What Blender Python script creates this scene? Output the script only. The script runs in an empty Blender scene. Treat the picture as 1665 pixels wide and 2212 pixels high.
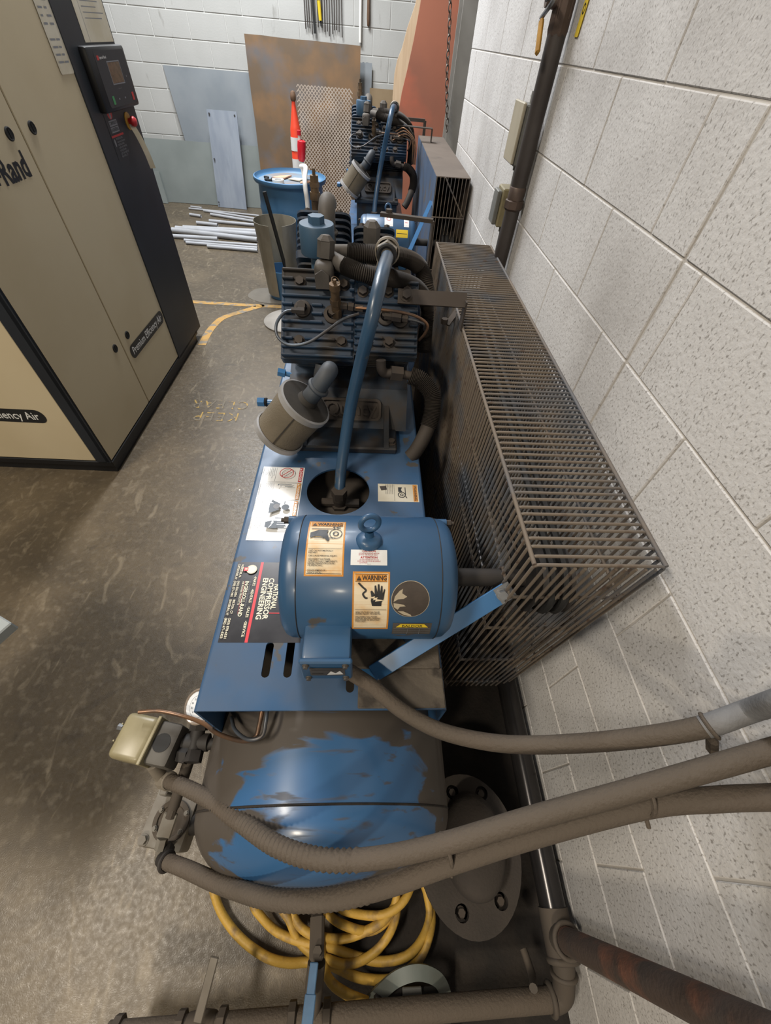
import bpy, bmesh, math, random
from mathutils import Vector, Matrix
random.seed(7)
V = Vector
SC = bpy.context.scene
COL = SC.collection

# ------------------------------------------------------------------ camera
FPX, CX, CY, CAMZ = 852.965, 832.5, 1106.0, 1.657
ROT = Matrix(((0.99798348, -0.02235575, -0.05940709),
              (-0.02045287, 0.77274673, -0.63438488),
              (0.06008878, 0.63432067, 0.77073122)))
cam_data = bpy.data.cameras.new('camera')
cam_data.sensor_fit = 'VERTICAL'
cam_data.sensor_height = 36.0
cam_data.lens = FPX / 2212.0 * 36.0
cam_data.clip_start = 0.02
cam_data.clip_end = 100
cam = bpy.data.objects.new('camera', cam_data)
COL.objects.link(cam)
cam.matrix_world = Matrix.Translation((0, 0, CAMZ)) @ ROT.to_4x4()
SC.camera = cam

# ------------------------------------------------------------------ world, lamps, exposure
world = bpy.data.worlds.new('hall')
SC.world = world
world.use_nodes = True
world.node_tree.nodes['Background'].inputs[0].default_value = (0.93, 0.97, 1.0, 1)
world.node_tree.nodes['Background'].inputs[1].default_value = 0.075
def area(name, loc, sx, sy, power, col, rot=(0, 0, 0)):
    l = bpy.data.lights.new(name, 'AREA')
    l.shape = 'RECTANGLE'; l.size = sx; l.size_y = sy; l.energy = power; l.color = col
    o = bpy.data.objects.new(name, l); COL.objects.link(o)
    o.location = loc; o.rotation_euler = rot
    return o
area('ceiling_lamp_near', (-2.3, -0.5, 4.2), 0.5, 1.3, 112, (1.0, 0.90, 0.76))
area('ceiling_lamp_middle', (-1.15, 3.5, 4.2), 0.35, 1.3, 96, (0.98, 0.98, 1.0))
area('ceiling_lamp_far', (-1.4, 5.2, 4.0), 1.6, 0.5, 150, (0.95, 0.98, 1.0))
area('ceiling_lamp_behind', (-1.3, -3.0, 3.1), 0.35, 0.35, 75, (1.0, 0.87, 0.68))
SC.view_settings.view_transform = 'Standard'
SC.view_settings.look = 'None'
SC.view_settings.gamma = 1.0
SC.view_settings.use_curve_mapping = False
SC.view_settings.exposure = 0.42

# ------------------------------------------------------------------ picture point -> place on a known plane
def ray(px, py):
    return ROT @ V((px - CX, CY - py, -FPX))
def ZP(px, py, z):
    d = ray(px, py); t = (z - CAMZ) / d.z
    return V((d.x * t, d.y * t, z))
def XP(px, py, x):
    d = ray(px, py); t = x / d.x
    return V((x, d.y * t, CAMZ + d.z * t))
def YP(px, py, y):
    d = ray(px, py); t = y / d.y
    return V((d.x * t, y, CAMZ + d.z * t))

# ------------------------------------------------------------------ geometry helpers
class G:
    def __init__(s):
        s.v = []; s.f = []; s.m = []
    def add(s, v, f, mi=0, M=None):
        b = len(s.v)
        s.v += [M @ V(p) if M is not None else V(p) for p in v]
        s.f += [tuple(b + i for i in q) for q in f]
        s.m += [mi] * len(f)
        return s
    def box(s, c, size, mi=0, M=None, bev=0.0, seg=1):
        x, y, z = (k / 2 for k in size)
        if bev <= 0:
            v = [(sx * x + c[0], sy * y + c[1], sz * z + c[2]) for sx in (-1, 1) for sy in (-1, 1) for sz in (-1, 1)]
            return s.add(v, [(0, 1, 3, 2), (4, 6, 7, 5), (0, 4, 5, 1), (2, 3, 7, 6), (0, 2, 6, 4), (1, 5, 7, 3)], mi, M)
        bm = bmesh.new()
        bmesh.ops.create_cube(bm, size=1.0)
        for q in bm.verts: q.co = V((q.co.x * size[0], q.co.y * size[1], q.co.z * size[2]))
        bmesh.ops.bevel(bm, geom=bm.edges[:], offset=bev, segments=seg, affect='EDGES', profile=0.5)
        bm.verts.index_update()
        v = [q.co + V(c) for q in bm.verts]; f = [[q.index for q in p.verts] for p in bm.faces]
        bm.free()
        return s.add(v, f, mi, M)
    def span(s, a, b, mi=0, M=None, bev=0.0, seg=1):
        return s.box([(p + q) / 2 for p, q in zip(a, b)], [abs(q - p) for p, q in zip(a, b)], mi, M, bev, seg)
    def lathe(s, prof, origin, axis, seg=24, mi=0, ref=None, closed=False):
        """prof: list of (t, r) along axis"""
        a = V(axis).normalized(); o = V(origin)
        e1 = V(ref) if ref else (V((0, 0, 1)) if abs(a.z) < 0.9 else V((1, 0, 0)))
        e1 = (e1 - a * e1.dot(a)).normalized(); e2 = a.cross(e1)
        v = []; f = []; ring = []
        for t, r in prof:
            if r < 1e-6:
                ring.append([len(v)]); v.append(o + a * t)
            else:
                ring.append(list(range(len(v), len(v) + seg)))
                for k in range(seg):
                    w = 2 * math.pi * k / seg
                    v.append(o + a * t + (e1 * math.cos(w) + e2 * math.sin(w)) * r)
        pairs = list(zip(ring, ring[1:]))
        if closed: pairs.append((ring[-1], ring[0]))
        for A, B in pairs:
            if len(A) == 1 and len(B) == 1: continue
            for k in range(seg):
                k2 = (k + 1) % seg
                if len(A) == 1: f.append((A[0], B[k2], B[k]))
                elif len(B) == 1: f.append((A[k], A[k2], B[0]))
                else: f.append((A[k], A[k2], B[k2], B[k]))
        return s.add(v, f, mi)
    def cyl(s, p0, p1, r0, r1=None, seg=16, mi=0):
        r1 = r0 if r1 is None else r1
        p0 = V(p0); p1 = V(p1); L = (p1 - p0).length
        return s.lathe([(0, 0), (0, r0), (L, r1), (L, 0)], p0, p1 - p0, seg, mi)
    def hexa(s, p0, p1, r, mi=0):
        return s.cyl(p0, p1, r, r, 6, mi)
    def bolt(s, p, n, r=0.009, h=0.007, mi=0):
        p = V(p); n = V(n).normalized()
        s.cyl(p, p + n * 0.002, r * 1.35, r * 1.35, 12, mi)
        return s.hexa(p, p + n * (h + 0.002), r, mi)
    def torus(s, c, axis, R, r, seg=28, rs=10, mi=0):
        prof = [(r * math.sin(2 * math.pi * k / rs), R + r * math.cos(2 * math.pi * k / rs)) for k in range(rs)]
        return s.lathe(prof, c, axis, seg, mi, closed=True)
    def tube(s, pts, r, seg=10, mi=0, caps=True, closed=False, rf=None):
        pts = [V(p) for p in pts]; n = len(pts)
        v = []; f = []
        T = []
        for i in range(n):
            if closed: t = pts[(i + 1) % n] - pts[i - 1]
            else: t = pts[min(i + 1, n - 1)] - pts[max(i - 1, 0)]
            T.append(t.normalized() if t.length > 1e-9 else V((0, 0, 1)))
        u = V((0, 0, 1)) if abs(T[0].z) < 0.9 else V((1, 0, 0))
        for i in range(n):
            u = u - T[i] * u.dot(T[i])
            if u.length < 1e-6: u = T[i].orthogonal()
            u.normalize(); w = T[i].cross(u)
            rr = rf(i) if rf else r
            for k in range(seg):
                a = 2 * math.pi * k / seg
                v.append(pts[i] + (u * math.cos(a) + w * math.sin(a)) * rr)
        for i in range(n if closed else n - 1):
            j = (i + 1) % n
            for k in range(seg):
                k2 = (k + 1) % seg
                f.append((i * seg + k, i * seg + k2, j * seg + k2, j * seg + k))
        if caps and not closed:
            f.append(tuple(range(seg - 1, -1, -1))); f.append(tuple((n - 1) * seg + k for k in range(seg)))
        return s.add(v, f, mi)
    def prism(s, poly, o, ex, ey, ez, depth, mi=0):
        """2-D outline in the plane o+ex,ey, pushed along ez by depth"""
        o, ex, ey, ez = V(o), V(ex), V(ey), V(ez)
        n = len(poly)
        a = [o + ex * p[0] + ey * p[1] for p in poly]; b = [p + ez * depth for p in a]
        f = [tuple(range(n - 1, -1, -1)), tuple(range(n, 2 * n))]
        f += [(i, (i + 1) % n, n + (i + 1) % n, n + i) for i in range(n)]
        return s.add(a + b, f, mi)
    def bar(s, a, b, w, t, up=(0, 0, 1), mi=0, bev=0.0):
        """flat bar from a to b: w across, t thick along up"""
        a = V(a); b = V(b); d = (b - a); L = d.length; d.normalize()
        up = V(up); up = (up - d * up.dot(d)).normalized(); sd = d.cross(up)
        M = Matrix((( d.x, sd.x, up.x, (a.x + b.x) / 2), (d.y, sd.y, up.y, (a.y + b.y) / 2),
                    (d.z, sd.z, up.z, (a.z + b.z) / 2), (0, 0, 0, 1)))
        return s.box((0, 0, 0), (L, w, t), mi, M, bev)

def smoothpath(P, n=8, closed=False):
    P = [V(p) for p in P]; N = len(P); out = []
    def g(i):
        if closed: return P[i % N]
        if i < 0: return P[0] * 2 - P[1]
        if i >= N: return P[-1] * 2 - P[-2]
        return P[i]
    for i in range(N if closed else N - 1):
        a, b, c, d = g(i - 1), g(i), g(i + 1), g(i + 2)
        for k in range(n):
            t = k / n
            out.append(0.5 * ((2 * b) + (c - a) * t + (2 * a - 5 * b + 4 * c - d) * t * t + (3 * b - a - 3 * c + d) * t ** 3))
    if not closed: out.append(P[-1])
    return out
def evenpath(P, step):
    """resample to even steps"""
    out = [P[0]]; acc = 0.0
    for a, b in zip(P, P[1:]):
        L = (b - a).length
        if L < 1e-9: continue
        t = step - acc
        while t <= L:
            out.append(a + (b - a) * (t / L)); t += step
        acc = L - (t - step)
    return out
def rounded(w, h, r, n=5, cx=0, cy=0):
    out = []
    for qx, qy, a0 in ((1, 1, 0), (-1, 1, 90), (-1, -1, 180), (1, -1, 270)):
        for k in range(n + 1):
            a = math.radians(a0 + 90 * k / n)
            out.append((cx + qx * (w / 2 - r) + r * math.cos(a), cy + qy * (h / 2 - r) + r * math.sin(a)))
    return out
def circle(r, n=24, cx=0, cy=0, sx=1, sy=1):
    return [(cx + sx * r * math.cos(2 * math.pi * k / n), cy + sy * r * math.sin(2 * math.pi * k / n)) for k in range(n)]
def fill(outer, holes=()):
    """2-D outline with holes -> verts, tris"""
    bm = bmesh.new()
    E = []
    for loop in [outer] + list(holes):
        vs = [bm.verts.new((p[0], p[1], 0)) for p in loop]
        E += [bm.edges.new((vs[i], vs[(i + 1) % len(vs)])) for i in range(len(vs))]
    bmesh.ops.triangle_fill(bm, edges=E, use_beauty=True, normal=(0, 0, 1))
    bm.verts.index_update()
    v = [(q.co.x, q.co.y) for q in bm.verts]; f = []
    for p in bm.faces:
        ids = [q.index for q in p.verts]
        a, b, c = (v[i] for i in ids[:3])
        if (b[0] - a[0]) * (c[1] - a[1]) - (b[1] - a[1]) * (c[0] - a[0]) < 0: ids.reverse()
        f.append(tuple(ids))
    bm.free()
    return v, f
_tc = {}
def text2d(s, size, sx=1.0, bold=0.0, align='CENTER', shear=0.0, space=1.0):
    key = (s, size, sx, bold, align, shear, space)
    if key in _tc: return _tc[key]
    c = bpy.data.curves.new('t', 'FONT'); c.body = s; c.size = size; c.align_x = align; c.align_y = 'CENTER'
    c.offset = bold * size; c.shear = shear; c.resolution_u = 2; c.space_character = space
    o = bpy.data.objects.new('t', c); COL.objects.link(o)
    dg = bpy.context.evaluated_depsgraph_get(); e = o.evaluated_get(dg); me = e.to_mesh()
    v = [(p.co.x * sx, p.co.y) for p in me.vertices]; f = [tuple(p.vertices) for p in me.polygons]
    e.to_mesh_clear(); bpy.data.objects.remove(o); bpy.data.curves.remove(c)
    _tc[key] = (v, f)
    return v, f

# ------------------------------------------------------------------ object helpers
WL = {}
OFF = [V((0, 0, 0))]
def tag(o, label=None, cat=None, group=None, kind=None):
    if label: o['label'] = label
    if cat: o['category'] = cat
    if group: o['group'] = group
    if kind: o['kind'] = kind
    return o
def root(name, loc, label, cat, group=None):
    o = bpy.data.objects.new(name, None); COL.objects.link(o)
    o.empty_display_size = 0.1
    WL[o] = V(loc) + OFF[0]; o.location = WL[o]
    return tag(o, label, cat, group)
def meshdata(name, g, mats, smooth=35, center=None):
    me = bpy.data.meshes.new(name)
    me.from_pydata([p - center for p in g.v] if center is not None else g.v, [], g.f)
    for m in (mats if isinstance(mats, (list, tuple)) else [mats]): me.materials.append(m)
    if any(g.m): me.polygons.foreach_set('material_index', g.m)
    me.validate()
    if smooth:
        me.shade_smooth(); me.set_sharp_from_angle(angle=math.radians(smooth))
    me.update()
    return me
def ob(name, g, mats, parent=None, smooth=35, label=None, cat=None, group=None, kind=None, base=False):
    lo = V([min(p[i] for p in g.v) for i in range(3)]); hi = V([max(p[i] for p in g.v) for i in range(3)])
    c = (lo + hi) / 2
    if base: c.z = lo.z
    o = bpy.data.objects.new(name, meshdata(name, g, mats, smooth, c)); COL.objects.link(o)
    WL[o] = c + OFF[0]
    o.location = WL[o]
    if parent is not None:
        o.parent = parent; o.location = WL[o] - WL[parent]
    return tag(o, label, cat, group, kind)
def inst(src, name, loc, parent, rot=None, scale=None):
    """another object on the same mesh"""
    o = src.copy(); o.name = name; COL.objects.link(o)
    WL[o] = V(loc) + OFF[0]
    o.parent = parent; o.location = WL[o] - (WL[parent] if parent is not None else V((0, 0, 0)))
    if rot is not None: o.rotation_euler = rot
    if scale is not None: o.scale = scale
    return o
def decal(name, parent, fn, w, h, els, mats, nu=1, nv=1, r=0.0, lift=0.0004, label=None):
    """printed label: els = list of (kind, data..., material index); fn(u, v, d) -> place"""
    g = G()
    if r > 0:
        v2, f2 = fill(rounded(w, h, r)); g.add([fn(p[0], p[1], lift) for p in v2], f2, 0)
    else:
        vv = [fn(-w / 2 + w * i / nu, -h / 2 + h * j / nv, lift) for j in range(nv + 1) for i in range(nu + 1)]
        g.add(vv, [(j * (nu + 1) + i, j * (nu + 1) + i + 1, (j + 1) * (nu + 1) + i + 1, (j + 1) * (nu + 1) + i) for j in range(nv) for i in range(nu)], 0)
    d = lift
    for e in els:
        k = e[0]; mi = e[-1]; d += 0.00015
        if k == 'poly': v2, f2 = fill(e[1])
        elif k == 'ring': v2, f2 = fill(e[1], [e[2]])
        elif k == 'rect':
            x0, y0, x1, y1 = e[1]; n = max(1, int(abs(y1 - y0) / 0.012)); m = 1
            v2 = [(x0 + (x1 - x0) * i, y0 + (y1 - y0) * j / n) for j in range(n + 1) for i in (0, 1)]
            f2 = [(2 * j, 2 * j + 1, 2 * j + 3, 2 * j + 2) for j in range(n)]
        elif k == 'fit':
            s, x0, x1, y, size, bold = e[1:7]
            v2, f2 = text2d(s, size, bold=bold)
            a, b = min(p[0] for p in v2), max(p[0] for p in v2); sc = (x1 - x0) / (b - a)
            v2 = [(x0 + (p[0] - a) * sc, p[1] + y) for p in v2]
        elif k == 'text':
            s, x, y, size, kw = e[1:6]
            v2, f2 = text2d(s, size, **kw); v2 = [(p[0] + x, p[1] + y) for p in v2]
        g.add([fn(p[0], p[1], d) for p in v2], f2, mi)
    return ob(name, g, mats, parent, smooth=0, label=label)
def flat(o, eu, ev):
    o = V(o); eu = V(eu).normalized(); ev = V(ev).normalized(); n = eu.cross(ev)
    return lambda u, v, d: o + eu * u + ev * v + n * d

# ------------------------------------------------------------------ materials
def lin(h):
    if isinstance(h, str):
        h = [int(h[i:i + 2], 16) / 255 for i in (0, 2, 4)]
    return tuple(c / 12.92 if c <= 0.04045 else ((c + 0.055) / 1.055) ** 2.4 for c in h) + (1,)
def pm(name, base, rough=0.5, metal=0.0, c2=None, s2=3.0, lo=0.4, hi=0.65, c3=None, s3=25.0, lo3=0.58, hi3=0.68,
       stretch=(1, 1, 1), bump=0.0, bs=60.0, dust=0.0, dustc='6b6154', spec=0.5, rvar=0.0, st3=(1, 1, 1), emit=None, coat=0.0):
    m = bpy.data.materials.new(name); m.use_nodes = True
    nt = m.node_tree; N = nt.nodes; L = nt.links
    b = N['Principled BSDF']
    b.inputs['Roughness'].default_value = rough; b.inputs['Metallic'].default_value = metal
    b.inputs['Specular IOR Level'].default_value = spec
    if coat: b.inputs['Coat Weight'].default_value = coat; b.inputs['Coat Roughness'].default_value = 0.15
    pos = N.new('ShaderNodeNewGeometry')
    def vec(st):
        q = N.new('ShaderNodeVectorMath'); q.operation = 'MULTIPLY'; q.inputs[1].default_value = st
        L.new(pos.outputs['Position'], q.inputs[0]); return q.outputs[0]
    def noise(sc, st=(1, 1, 1), det=4.0):
        n = N.new('ShaderNodeTexNoise'); n.inputs['Scale'].default_value = sc; n.inputs['Detail'].default_value = det
        L.new(vec(st), n.inputs['Vector']); return n.outputs['Fac']
    def ramp(x, a, c):
        r = N.new('ShaderNodeMapRange'); r.inputs[1].default_value = a; r.inputs[2].default_value = c
        L.new(x, r.inputs[0]); return r.outputs[0]
    def mix(f, A, B):
        q = N.new('ShaderNodeMix'); q.data_type = 'RGBA'
        if hasattr(f, 'is_linked'): L.new(f, q.inputs[0])
        else: q.inputs[0].default_value = f
        for x, k in ((A, 6), (B, 7)):
            if isinstance(x, tuple): q.inputs[k].default_value = x
            else: L.new(x, q.inputs[k])
        return q.outputs[2]
    def mul(a, c):
        q = N.new('ShaderNodeMath'); q.operation = 'MULTIPLY'
        for x, k in ((a, 0), (c, 1)):
            if hasattr(x, 'is_linked'): L.new(x, q.inputs[k])
            else: q.inputs[k].default_value = x
        q.use_clamp = True
        return q.outputs[0]
    col = lin(base)
    if c2: col = mix(ramp(noise(s2, stretch), lo, hi), col, lin(c2))
    if c3: col = mix(ramp(noise(s3, st3, 6.0), lo3, hi3), col, lin(c3))
    ro = None
    if dust > 0:
        sep = N.new('ShaderNodeSeparateXYZ'); L.new(pos.outputs['Normal'], sep.inputs[0])
        f = mul(mul(ramp(sep.outputs[2], -0.15, 0.75), ramp(noise(9.0), 0.25, 0.6)), dust)
        col = mix(f, col, tuple(k * 0.68 for k in lin(dustc)[:3]) + (1,))
        r = N.new('ShaderNodeMapRange'); r.inputs[3].default_value = rough; r.inputs[4].default_value = max(rough, 0.85)
        L.new(f, r.inputs[0]); ro = r.outputs[0]
        L.new(ro, b.inputs['Roughness'])
    elif rvar > 0:
        r = N.new('ShaderNodeMapRange'); r.inputs[1].default_value = 0.3; r.inputs[2].default_value = 0.7
        r.inputs[3].default_value = max(0.02, rough - rvar); r.inputs[4].default_value = min(1, rough + rvar)
        L.new(noise(s2 * 2, stretch), r.inputs[0]); L.new(r.outputs[0], b.inputs['Roughness'])
    if isinstance(col, tuple): b.inputs['Base Color'].default_value = col
    else: L.new(col, b.inputs['Base Color'])
    if bump > 0:
        bn = N.new('ShaderNodeBump'); bn.inputs['Strength'].default_value = bump; bn.inputs['Distance'].default_value = 0.004
        L.new(noise(bs, (1, 1, 1), 3.0), bn.inputs['Height']); L.new(bn.outputs[0], b.inputs['Normal'])
    if emit:
        b.inputs['Emission Color'].default_value = lin(emit[0]); b.inputs['Emission Strength'].default_value = emit[1]
    m['h'] = 1
    return m
MT = {}
def mt(k, *a, **kw):
    MT[k] = pm(k, *a, **kw); return MT[k]
mt('floor', '655d50', 0.42, c2='50483d', s2=1.7, lo=0.35, hi=0.7, c3='3f3930', s3=14, lo3=0.6, hi3=0.78, bump=0.10, bs=70, rvar=0.12, spec=0.5)
mt('block', 'c9c7c5', 0.72, c2='9c9894', s2=2.6, lo=0.48, hi=0.85, c3='918d89', s3=210, lo3=0.56, hi3=0.68, bump=0.35, bs=110, st3=(1, 1, 0.7))
mt('block_back', 'b4b4b1', 0.75, c2='a5a5a1', s2=1.3, lo=0.4, hi=0.75, c3='86847e', s3=16, lo3=0.66, hi3=0.85, bump=0.2, bs=70, st3=(1, 1, 0.3))
mt('mortar', 'c4c0ba', 0.9, c2='a59e95', s2=6, lo=0.4, hi=0.7)
mt('mortar_back', 'c4c4c0', 0.9)
mt('blue', '2f5880', 0.36, c2='294c6f', s2=4, c3='4c4a48', s3=16, lo3=0.635, hi3=0.67, dust=0.30, dustc='5b564f', coat=0.15)
mt('blue_pump', '1e3347', 0.55, c2='1c232b', s2=7, lo=0.35, hi=0.6, c3='282320', s3=18, lo3=0.45, hi3=0.65, dust=0.4, dustc='3b332c')  # pump blue with oil grime, darkened to paint the shade under the heads
mt('blue_clean', '3b6e9e', 0.33, c2='33628f', s2=5, c3='6a5d50', s3=16, lo3=0.66, hi3=0.72, coat=0.2)
mt('iron', '2b2725', 0.6, c2='3b342e', s2=9, lo=0.4, hi=0.65, dust=0.75, dustc='554a40')
mt('iron_dark', '1b1a1a', 0.6, c2='2a2624', s2=9, dust=0.4, dustc='3c352f')
mt('fitting', '5b5753', 0.55, 0.3, c2='464340', s2=12, dust=0.6, dustc='6a6157')
mt('conduit', '564c42', 0.85, c2='463e35', s2=9, lo=0.35, hi=0.7, dust=0.6, dustc='6c6155', bump=0.5, bs=160)
mt('conduit_grey', '77787a', 0.75, c2='6a6a6b', s2=9, dust=0.25, dustc='80776c', bump=0.3, bs=160)
mt('wire', '6e6357', 0.7, 0.1, c2='545961', s2=5, lo=0.45, hi=0.6, dust=0.5, dustc='85786a', c3='54443a', s3=30, lo3=0.6, hi3=0.7)
mt('cream', 'c4b698', 0.5, c2='bdae8f', s2=2, rvar=0.06)
mt('charcoal', '23282f', 0.5, c2='1e2228', s2=3)
mt('black', '121316', 0.45)
mt('black_rubber', '151515', 0.7)
mt('white', 'e4e2dc', 0.5)
mt('offwhite', 'cfc8b6', 0.45, c2='c2b89f', s2=8)
mt('paperwhite', 'dcdcda', 0.25)
mt('ink', '1f2022', 0.45)
mt('ink_grey', '7b7d82', 0.5)
mt('orange_label', 'c9893a', 0.4, c2='b87a30', s2=30)
mt('warn_paper', 'dccdb0', 0.4, c2='cf9f5c', s2=18, lo=0.5, hi=0.75)
mt('red', 'b3262c', 0.4)
mt('red_stripe', 'd84149', 0.35)
mt('cream_ink', 'f1ead0', 0.4)
mt('label_black', '29282b', 0.3, c2='38373a', s2=20)
mt('brown_spot', '3a322c', 0.6, c2='463d36', s2=30)
mt('yellow', 'd9bb2a', 0.5)
mt('brass', '74604a', 0.45, 0.5, c2='43382c', s2=14, lo=0.4, hi=0.65)
mt('copper', '8e6b50', 0.35, 0.7, c2='5d5048', s2=14)
mt('steel', '8b8d90', 0.35, 0.8, c2='6f7072', s2=10)
mt('chrome', 'c8c8c8', 0.2, 1.0)
mt('filter_paper', '6b6253', 0.85, c2='5e5648', s2=9, bump=0.3, bs=200)
mt('filter_cap', 'a8a8aa', 0.45, 0.2, c2='8d8a86', s2=10, dust=0.3, dustc='6a6258')
mt('filter_top', '26231f', 0.75, c2='3a342d', s2=10)
mt('switch_beige', '8f866a', 0.35, c2='7f7659', s2=10, c3='6a604f', s3=14, lo3=0.6, hi3=0.75)
mt('greyplate', '7f7c75', 0.55, c2='655f55', s2=14, dust=0.4, dustc='7a6f62')
mt('hose_yellow', 'b8933f', 0.55, c2='806843', s2=25, lo=0.5, hi=0.68, bump=0.2, bs=120)
mt('rust', '41352e', 0.85, c2='6c4534', s2=9, lo=0.5, hi=0.66, c3='3c332e', s3=14, lo3=0.5, hi3=0.65, bump=0.5, bs=130)
mt('rust_plate', '62513f', 0.6, 0.1, c2='7d5f40', s2=3.2, lo=0.48, hi=0.72, c3='5d5b5c', s3=3, lo3=0.52, hi3=0.72)
mt('galv', '8d9398', 0.5, 0.2, c2='7f868c', s2=3, rvar=0.08)
mt('galv_green', '858c8a', 0.5, 0.15, c2='7c8381', s2=2.5)
mt('galv_light', '9aa2ad', 0.5, 0.15, c2='8c95a2', s2=4, stretch=(3, 3, 0.6))
mt('tin', 'a39d8e', 0.5, 0.25, c2='857e6e', s2=7, lo=0.4, hi=0.65, stretch=(1, 1, 0.4))
mt('drum_blue', '4b789f', 0.5, c2='446f95', s2=3)
mt('drum_lid', '6f8496', 0.55, c2='83776e', s2=5)
mt('cone_orange', 'e0452a', 0.5)
mt('pvc', 'aeb0b5', 0.45, c2='a3a4a6', s2=6)
mt('expanded', 'a2968a', 0.6, 0.1, c2='8f8275', s2=4)
mt('wood', 'cdb697', 0.75, c2='bda384', s2=5, lo=0.35, hi=0.7, stretch=(6, 6, 0.6), c3='8a725a', s3=9, lo3=0.66, hi3=0.75)
mt('cardboard', '8d7a5f', 0.85, c2='836f55', s2=5)
mt('orange_board', 'a3664f', 0.6, c2='8f5c4a', s2=1.5, lo=0.35, hi=0.7, c3='c0674c', s3=1.6, lo3=0.55, hi3=0.75)
mt('column_grey', '98958f', 0.6, c2='8a8782', s2=5)
mt('pipe_dark', '4a4543', 0.45, 0.35, c2='3a3432', s2=8, lo=0.4, hi=0.7, dust=0.25)
mt('pipe_shiny', '3d3b3b', 0.22, 0.6, c2='2f2d2d', s2=5)
mt('boxbeige', 'a59d8a', 0.5, c2='98907c', s2=6)
mt('boxgrey', '7f7f7b', 0.5, 0.2, c2='70706c', s2=8)
mt('handle_yellow', 'b5862c', 0.5, c2='9a7028', s2=20)
mt('tag_yellow', 'dcc042', 0.45)
mt('glass_dial', 'd9dcdf', 0.15)
mt('grime_shade', '1d1916', 0.9, c2='2a241f', s2=12, bump=0.6, bs=90)  # dirt colour, darkened further to carry the shade behind the tank
mt('greenish', '5d6663', 0.5, c2='4c5552', s2=10, dust=0.3)
mt('table_grey', '8f9494', 0.5)
mt('line_paint', 'b58c49', 0.6, c2='8a7350', s2=9, lo=0.45, hi=0.65, c3='80776a', s3=18, lo3=0.52, hi3=0.6)
mt('screen', '5a4a3c', 0.2, c2='463a30', s2=40)
mt('green', '2f8a55', 0.4)
mt('blue_lever', '53789c', 0.35, c2='48698c', s2=20, dust=0.2)
mt('disc_grey', '9a948c', 0.6, c2='8d877f', s2=6)
mt('water', '6e675c', 0.15, c2='655e54', s2=6)

mt('sheet_dusty', '6a5f56', 0.7, 0.1, c2='5d534b', s2=4, c3='4c4540', s3=10, lo3=0.58, hi3=0.7, dust=0.5, dustc='776b60')
mt('copper_pale', 'a99a8c', 0.3, 0.5)
mt('switch_body', '55534f', 0.55, 0.2, c2='3a3733', s2=10, lo=0.4, hi=0.6, dust=0.35, dustc='6f675c')
mt('iron_dusty', '443e38', 0.75, c2='39332e', s2=9, dust=0.8, dustc='655a4e')

mt('flange', '352f2b', 0.85, c2='292522', s2=8, lo=0.35, hi=0.65, c3='2f2a26', s3=26, lo3=0.56, hi3=0.64, dust=0.3, dustc='5a5148', bump=0.3, bs=150)
mt('fitting_brown', '5f5048', 0.5, 0.4, c2='4c413b', s2=14)
mt('lever_grey', '6f6a62', 0.5, 0.4, c2='625c54', s2=14, dust=0.4)
mt('wood_dark', '6a503c', 0.7, c2='5a4432', s2=9)
mt('chain', '6d655e', 0.45, 0.6)
mt('peach', 'd2a388', 0.8, c2='c08f74', s2=20)
mt('red_bright', 'd0222f', 0.35)

mt('blue_dusty', '55657c', 0.5, c2='4a5a72', s2=4, c3='5f5a55', s3=9, lo3=0.52, hi3=0.7)

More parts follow.
